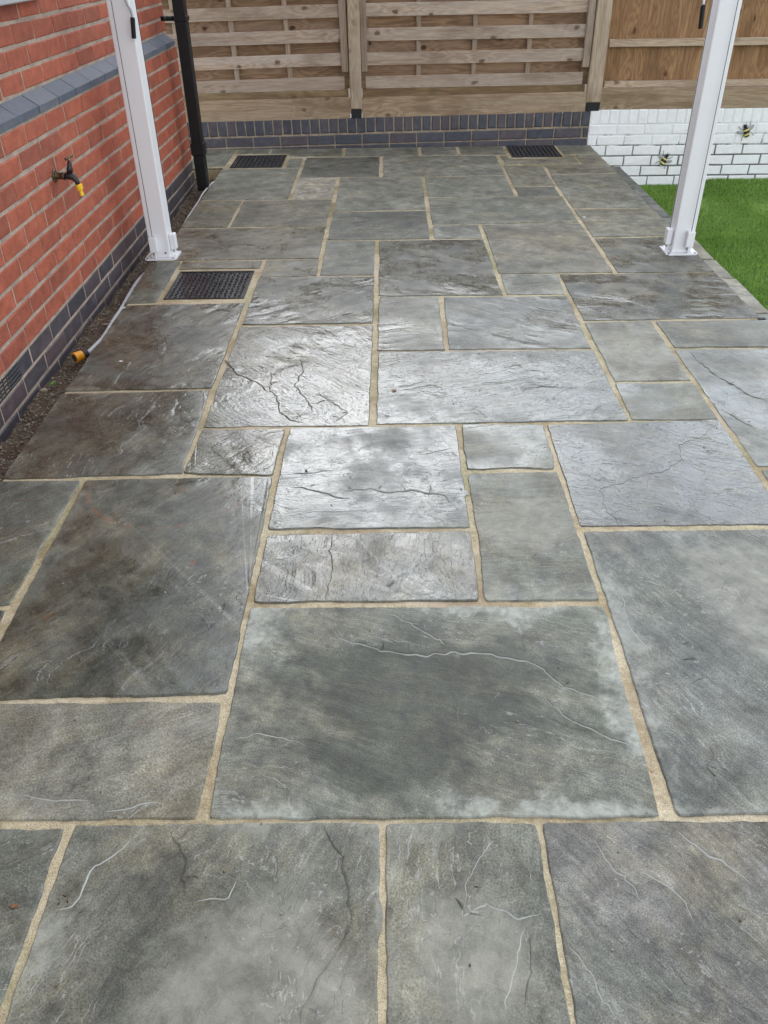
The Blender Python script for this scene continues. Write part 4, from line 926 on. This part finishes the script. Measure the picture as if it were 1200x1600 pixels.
# ------------------------------------------------------------------ pergola with its two posts in view
HP = 2.36
pg = tag(empty('pergola', (0.17, 4.45, 0)), 'white powder coated metal pergola on two square posts with base plates standing on the paving', 'pergola')
PX = pg.location.copy()
def post(xc, yc, front_box_dx, side):
    rel = Vector((xc, yc, 0)) - PX
    b = bmesh.new(); add_box(b, (-0.054, -0.054, 0.008), (0.054, 0.054, HP), 0.006, 2)
    po = obj('post', bm_mesh(b, 'post'), 'white', pg, rel)
    b = bmesh.new(); add_box(b, (-0.085, -0.078, 0.0005), (0.085, 0.078, 0.0085), 0.0)
    es = [e for e in b.edges if abs(e.verts[0].co.z - e.verts[1].co.z) > 0.004]
    bmesh.ops.bevel(b, geom=es, offset=0.012, segments=3, affect='EDGES')
    pl = obj('base_plate', bm_mesh(b, 'base_plate'), 'white', po)
    for sx, sy_ in ((-0.07, -0.066), (0.07, -0.066), (0.07, 0.066), (-0.07, 0.066)):
        tube('bolt', [(sx, sy_, 0.007), (sx, sy_, 0.0125)], 0.006, 'steel', po, 8, False)
    def bracket(cx, cy, wx, wy):
        b = bmesh.new(); add_box(b, (cx - wx, cy - wy, 0.045), (cx + wx, cy + wy, 0.128), 0.005, 2)
        br = obj('wire_bracket', bm_mesh(b, 'wire_bracket'), 'white', po)
        tube('bracket_screw', [(cx - wx * .3, cy - wy * .2, 0.030), (cx - wx * .3, cy - wy * .2, 0.046)], 0.0045, 'steel', po, 8, False)
        tube('bracket_stud', [(cx + wx * .1, cy, 0.0085), (cx + wx * .1, cy, 0.046)], 0.0055, 'white', po, 8, False)
        tube('wire', [(cx, cy, 0.127), (cx, cy, HP - 0.05)], 0.0016, 'wire', po, 6, False)
    bracket(front_box_dx, -0.054 - 0.017, 0.021, 0.016)
    if side > 0: bracket(0.054 + 0.017, -0.010, 0.016, 0.022)
    else: bracket(-0.054 - 0.017, -0.010, 0.016, 0.022)
    tube('fixing_screw', [(0.030, -0.0535, 0.035), (0.030, -0.0575, 0.035)], 0.005, 'darkrubber', po, 8, False)
    return po
pl_ = post(-1.244, 4.497, -0.024, 1)
pr_ = post(1.592, 4.484, 0.026, -1)
for a, b, n in (((-1.298, 4.43, HP - 0.12), (1.646, 4.55, HP + 0.04), 'front_beam'),
                ((-1.298, -1.0, HP - 0.12), (-1.19, 4.425, HP + 0.04), 'side_beam'), ((1.538, -1.0, HP - 0.12), (1.646, 4.425, HP + 0.04), 'side_beam')):
    obj(n, box_mesh(n, Vector(a) - PX, Vector(b) - PX, 0.005), 'white', pg)
# blind winding handles hanging beside the posts
def crank(pts, g0, g1, mat):
    r = obj('crank_rod', bm_from_tube(smooth_path([Vector(p) - PX for p in pts], 6), 0.0055), mat, pg)
    tube('grip', [Vector(g0) - PX, Vector(g0) - PX + (Vector(g1) - Vector(g0)) * 0.04, Vector(g1) - PX], [0.008, 0.0105, 0.0105], 'black', r, 12, False)
def bm_from_tube(pts, rad):
    b = bmesh.new(); add_tube(b, pts, rad, 10); return bm_mesh(b, 'crank_rod', True)
crank([(-1.215, 4.425, 1.60), (-1.205, 4.425, 1.30), (-1.198, 4.42, 1.205), (-1.183, 4.42, 1.165), (-1.180, 4.42, 1.135)], (-1.180, 4.42, 1.138), (-1.189, 4.42, 1.052), 'rod')
crank([(1.455, 4.43, 1.70), (1.463, 4.43, 1.30), (1.467, 4.43, 1.155)], (1.467, 4.43, 1.156), (1.473, 4.43, 1.060), 'white')

# ------------------------------------------------------------------ drain covers
def drain(label, x0, x1, y0, y1, kind):
    c = Vector(((x0 + x1) / 2, (y0 + y1) / 2, -0.004)); d = tag(empty('drain_cover', c), label, 'drain cover', 'black drain covers set in the paving')
    w, h = (x1 - x0) / 2, (y1 - y0) / 2
    b = bmesh.new()
    for a, e in (((-w, -h, -0.03), (w, -h + 0.010, 0.006)), ((-w, h - 0.010, -0.03), (w, h, 0.006)), ((-w, -h + 0.0102, -0.03), (-w + 0.010, h - 0.0102, 0.006)), ((w - 0.010, -h + 0.0102, -0.03), (w, h - 0.0102, 0.006))):
        add_box(b, a, e, 0.0015)
    obj('frame', bm_mesh(b, 'frame'), 'iron', d)
    obj('plate', box_mesh('plate', (-w + 0.0115, -h + 0.0115, -0.025), (w - 0.0115, h - 0.0115, 0.0015), 0.001), 'iron', d)
    if kind == 'stud':
        b = bmesh.new(); n = 15; m = 15
        for i in range(n):
            for j in range(m):
                sx = -w + 0.026 + (2 * w - 0.052) * i / (n - 1); sy_ = -h + 0.026 + (2 * h - 0.052) * j / (m - 1)
                add_box(b, (-0.0085, -0.0028, 0.0), (0.0085, 0.0028, 0.0048), 0.0012, 1, Matrix.Translation((sx, sy_, 0.001)) @ Matrix.Rotation(R(45 if (i + j) % 2 else -45), 4, 'Z'))
        s = obj('tread_pattern', bm_mesh(b, 'tread_pattern'), 'iron', d); s['kind'] = 'stuff'
    else:
        n = 11
        for i in range(n):
            sx = -w + 0.030 + (2 * w - 0.060) * i / (n - 1)
            b = bmesh.new(); add_box(b, (-0.0085, -h + 0.016, 0.0), (0.0085, h - 0.016, 0.0075), 0.003)
            obj('rib', bm_mesh(b, 'rib'), 'iron', d, (sx, 0, 0.001))
    return d
drain('black drain cover with studded tread pattern near the left white post', -1.098, -0.705, 3.840, 4.236, 'stud')
drain('ribbed black drain cover near the downpipe by the blue wall', -1.210, -0.812, 6.618, 7.042, 'rib')
drain('ribbed black drain cover against the blue wall towards the lawn', 0.985, 1.380, 6.865, 7.285, 'rib')

# ------------------------------------------------------------------ tap
tp = tag(empty('garden_tap', (WX, 3.690, 0.607)), 'old brass garden tap with yellow hose adaptor on the red brick wall', 'tap'); tp.scale = (0.68, 0.85, 0.80)
b = bmesh.new(); add_tube(b, [(-0.002, 0, 0), (0.004, 0, 0), (0.008, 0, 0)], [0.034, 0.034, 0.030], 20)
obj('back_plate', bm_mesh(b, 'back_plate', False), 'brass', tp)
tube('inlet', [(0.005, 0, 0), (0.012, 0, 0), (0.05, 0, -0.002), (0.055, 0, -0.002), (0.062, 0, -0.002)], [0.022, 0.018, 0.017, 0.021, 0.021], 'brass', tp, 12)
tube('body', [(0.060, 0, -0.003), (0.080, 0, -0.002), (0.100, 0, 0.0), (0.120, 0, -0.010), (0.133, 0, -0.030), (0.138, 0, -0.050)], [0.014, 0.019, 0.022, 0.019, 0.015, 0.0145], 'darkmetal', tp, 14)
bon = tube('bonnet', [(0.097, 0, 0.005), (0.103, 0, 0.028), (0.104, 0, 0.032), (0.106, 0, 0.042), (0.110, 0, 0.062), (0.112, 0, 0.076)], [0.019, 0.018, 0.021, 0.0155, 0.0125, 0.008], 'darkmetal', tp, 12)
tube('handle', [(0.112, 0, 0.074), (0.113, 0, 0.086)], 0.006, 'steel', bon, 8)
tube('handle_bar', [(0.105, -0.030, 0.088), (0.113, 0, 0.090), (0.121, 0.030, 0.093)], [0.0075, 0.006, 0.008], 'brass', bon, 8)
tube('hose_adaptor', [(0.138, 0, -0.044), (0.139, 0, -0.050), (0.142, 0, -0.072), (0.143, 0, -0.074), (0.144, 0, -0.082), (0.147, 0, -0.102), (0.147, 0, -0.104)], [0.018, 0.0215, 0.0205, 0.013, 0.0115, 0.0135, 0.010], 'yellow', tp, 16, False)

# ------------------------------------------------------------------ hose lying in the gutter
hose = tag(empty('garden_hose', (-1.31, 3.8, -0.06)), 'grey garden hose with orange connector lying between wall and paving', 'hose')
H0 = Vector(hose.location)
hp = [(-1.30, 4.62, -0.075), (-1.305, 4.48, -0.055), (-1.307, 4.326, -0.036), (-1.318, 4.186, -0.036), (-1.310, 4.0, -0.034), (-1.292, 3.79, -0.026), (-1.296, 3.638, -0.034), (-1.302, 3.488, -0.048), (-1.318, 3.360, -0.050), (-1.330, 3.328, -0.052)]
tube('hose_pipe', [p - H0 for p in smooth_path(hp, 6)], 0.0105, 'hose', hose, 12)
d = Vector((-0.62, -0.78, -0.02)).normalized(); s0 = Vector((-1.328, 3.333, -0.052)) - H0
tube('collar', [s0, s0 + d * 0.004, s0 + d * 0.022, s0 + d * 0.026], [0.013, 0.0175, 0.0175, 0.016], 'darkrubber', hose, 14, False)
tube('connector', [s0 + d * 0.025, s0 + d * 0.028, s0 + d * 0.060, s0 + d * 0.066, s0 + d * 0.067], [0.015, 0.0205, 0.0225, 0.0225, 0.015], 'orange', hose, 18, False)
tube('connector_socket', [s0 + d * 0.0665, s0 + d * 0.0685], [0.017, 0.0155], 'darkrubber', hose, 16, False)

# pale cable tail by the downpipe
tag(tube('cable_tail', smooth_path([(-1.268, 6.30, -0.05), (-1.262, 6.24, -0.012), (-1.275, 6.10, -0.010), (-1.288, 5.92, -0.016), (-1.292, 5.76, -0.03), (-1.282, 5.62, -0.02), (-1.292, 5.40, -0.035), (-1.30, 5.1, -0.06)], 6), 0.0055, 'petal', None, 8),
    'thin off white cable along the gutter edge below the downpipe', 'cable')
# black plastic end piece in the joint at the edge of the patio
tag(box('drain_end_cap', (1.668, 3.500, -0.012), (1.700, 3.520, 0.004), 'black', None, 0.003), 'small black plastic end piece in the paving joint at the lawn edge', 'end cap')

# ------------------------------------------------------------------ bumblebee ornaments on the white wall
def bee(label, x, z, ang, s, up):
    e = tag(empty('bee_ornament', (x, YB - 0.004, z), (0, R(ang), 0)), label, 'ornament', 'bumblebee ornaments on the white wall')
    e.scale = (s, s, s)
    def ell(name, c, r, mat, z0=None, z1=None):
        b = bmesh.new(); bmesh.ops.create_uvsphere(b, u_segments=16, v_segments=12, radius=1.0)
        if z0 is not None:
            bmesh.ops.bisect_plane(b, geom=b.verts[:] + b.edges[:] + b.faces[:], plane_co=(0, 0, z0), plane_no=(0, 0, -1), clear_outer=True)
            bmesh.ops.bisect_plane(b, geom=b.verts[:] + b.edges[:] + b.faces[:], plane_co=(0, 0, z1), plane_no=(0, 0, 1), clear_outer=True)
        for v in b.verts: v.co = Vector((v.co.x * r[0] + c[0], v.co.y * r[1] + c[1], v.co.z * r[2] + c[2]))
        return obj(name, bm_mesh(b, name, True), mat, e)
    ell('body', (0, -0.006, -0.006), (0.021, 0.014, 0.033), 'beeblack')
    ell('head', (0, -0.006, 0.034), (0.012, 0.010, 0.011), 'beeblack')
    ell('stripe', (0, -0.006, -0.006), (0.0222, 0.0152, 0.0342), 'beeyellow', 0.34, 0.62)
    ell('stripe', (0, -0.006, -0.006), (0.0222, 0.0152, 0.0342), 'beeyellow', -0.50, -0.16)
    ell('tail', (0, -0.006, -0.006), (0.0222, 0.0152, 0.0345), 'petal' if up else 'beeyellow', -1.0, -0.76)
    for sx in (-1, 1):
        b = bmesh.new(); bmesh.ops.create_uvsphere(b, u_segments=12, v_segments=6, radius=1.0)
        for v in b.verts: v.co = Vector((v.co.x * 0.024, v.co.y * 0.0012, v.co.z * 0.011))
        bmesh.ops.transform(b, matrix=Matrix.Translation((sx * 0.034, -0.008, 0.010)) @ Matrix.Rotation(R(-28 * sx), 4, 'Y'), verts=b.verts)
        obj('wing', bm_mesh(b, 'wing', True), 'wing', e)
        for k, (dz, lz) in enumerate(((0.020, 0.030), (0.004, 0.004), (-0.014, -0.032))):
            tube('leg', [(sx * 0.014, -0.004, dz), (sx * 0.031, -0.004, dz + lz * 0.3), (sx * 0.040, -0.002, dz + lz)], 0.0016, 'beeblack', e, 6)
        tube('antenna', [(sx * 0.004, -0.008, 0.042), (sx * 0.011, -0.010, 0.056)], 0.0011, 'beeblack', e, 6)
    return e
bee('black and yellow bumblebee ornament high on the white wall', 2.958, 0.088, -24, 1.25, False)
bee('dark bumblebee ornament low on the white wall nearer the patio', 2.322, -0.128, 28, 1.2, True)

# ------------------------------------------------------------------ small litter
def flake(name, x, y, z, s, mat, label, cat, seed):
    rr = random.Random(seed); n = 9; v = [(0, 0, 0.0022)]; a0 = rr.uniform(0, 6)
    for i in range(n):
        a = a0 + 2 * math.pi * i / n; r = s * rr.uniform(0.55, 1.1); v.append((r * math.cos(a), r * 0.7 * math.sin(a), rr.uniform(0.0004, 0.003)))
    w = [(p[0], p[1], p[2] - 0.0008) for p in v]
    f = [(0, 1 + i, 1 + (i + 1) % n) for i in range(n)] + [(n + 1, n + 2 + (i + 1) % n, n + 2 + i) for i in range(n)] + [(1 + i, n + 2 + i, n + 2 + (i + 1) % n, 1 + (i + 1) % n) for i in range(n)]
    o = obj(name, mesh_from(name, v + w, f), mat, None, (x, y, z)); return tag(o, label, cat)
flake('brown_leaf_scrap', -0.688, 0.792, 0.001, 0.008, 'dryleaf', 'tiny brown leaf scrap on the dark slab in the near left corner', 'leaf scrap', 1)
flake('brown_leaf_scrap', 0.018, 2.83, 0.001, 0.012, 'dryleaf', 'brown leaf scrap by the joint at the left end of the wide slab', 'leaf scrap', 2)
flake('white_petal', -1.115, 3.12, 0.001, 0.012, 'petal', 'white petal on the dark slab beside the orange hose connector', 'petal', 3)
flake('white_petal', -1.262, 3.72, 0.002, 0.012, 'petal', 'white petal at the slab edge touching the grey hose', 'petal', 4)
flake('white_petal', 1.21, 5.16, 0.001, 0.014, 'petal', 'white petal on the slab behind the right white post', 'petal', 5)
sp = tag(empty('weed_sprig', (-1.378, 3.03, -0.066)), 'tiny green weed sprouting from the gravel below the plinth', 'weed')
for i in range(7):
    a = i * 0.95; r = 0.013 + 0.004 * (i % 3)
    lf = [(0, 0, 0.002), (r * .5 * math.cos(a - .5), r * .5 * math.sin(a - .5), 0.014), (r * math.cos(a), r * math.sin(a), 0.018), (r * .5 * math.cos(a + .5), r * .5 * math.sin(a + .5), 0.014)]
    lo = [(p[0], p[1], p[2] - 0.001) for p in lf]
    obj('leaf', mesh_from('leaf', lf + lo, [(0, 1, 2, 3), (7, 6, 5, 4), (0, 4, 5, 1), (1, 5, 6, 2), (2, 6, 7, 3), (3, 7, 4, 0)]), 'leaf', sp)

# loose grit scattered over the paving
def grit(n):
    base = bmesh.new(); bmesh.ops.create_icosphere(base, subdivisions=1, radius=1.0)
    bv = np.array([v.co[:] for v in base.verts]); bf = [[v.index for v in f.verts] for f in base.faces]; base.free()
    V = []; F = []
    for i in range(n):
        x = rng.uniform(-1.22, 1.66); y = 0.5 + 5.5 * rng.random() ** 1.5; sz = rng.uniform(0.0009, 0.0026)
        w = bv * (1 + 0.3 * rng.standard_normal((len(bv), 1)).clip(-1, 1)) * sz * np.array([1.2, 1, 0.7])
        b = len(V); V.extend((w + np.array([x, y, sz * 0.3 + 0.0008])).tolist()); F.extend([[k + b for k in t] for t in bf])
    return mesh_from('grit', V, F)
struct(obj('grit', grit(320), 'gravel'), 'stuff')
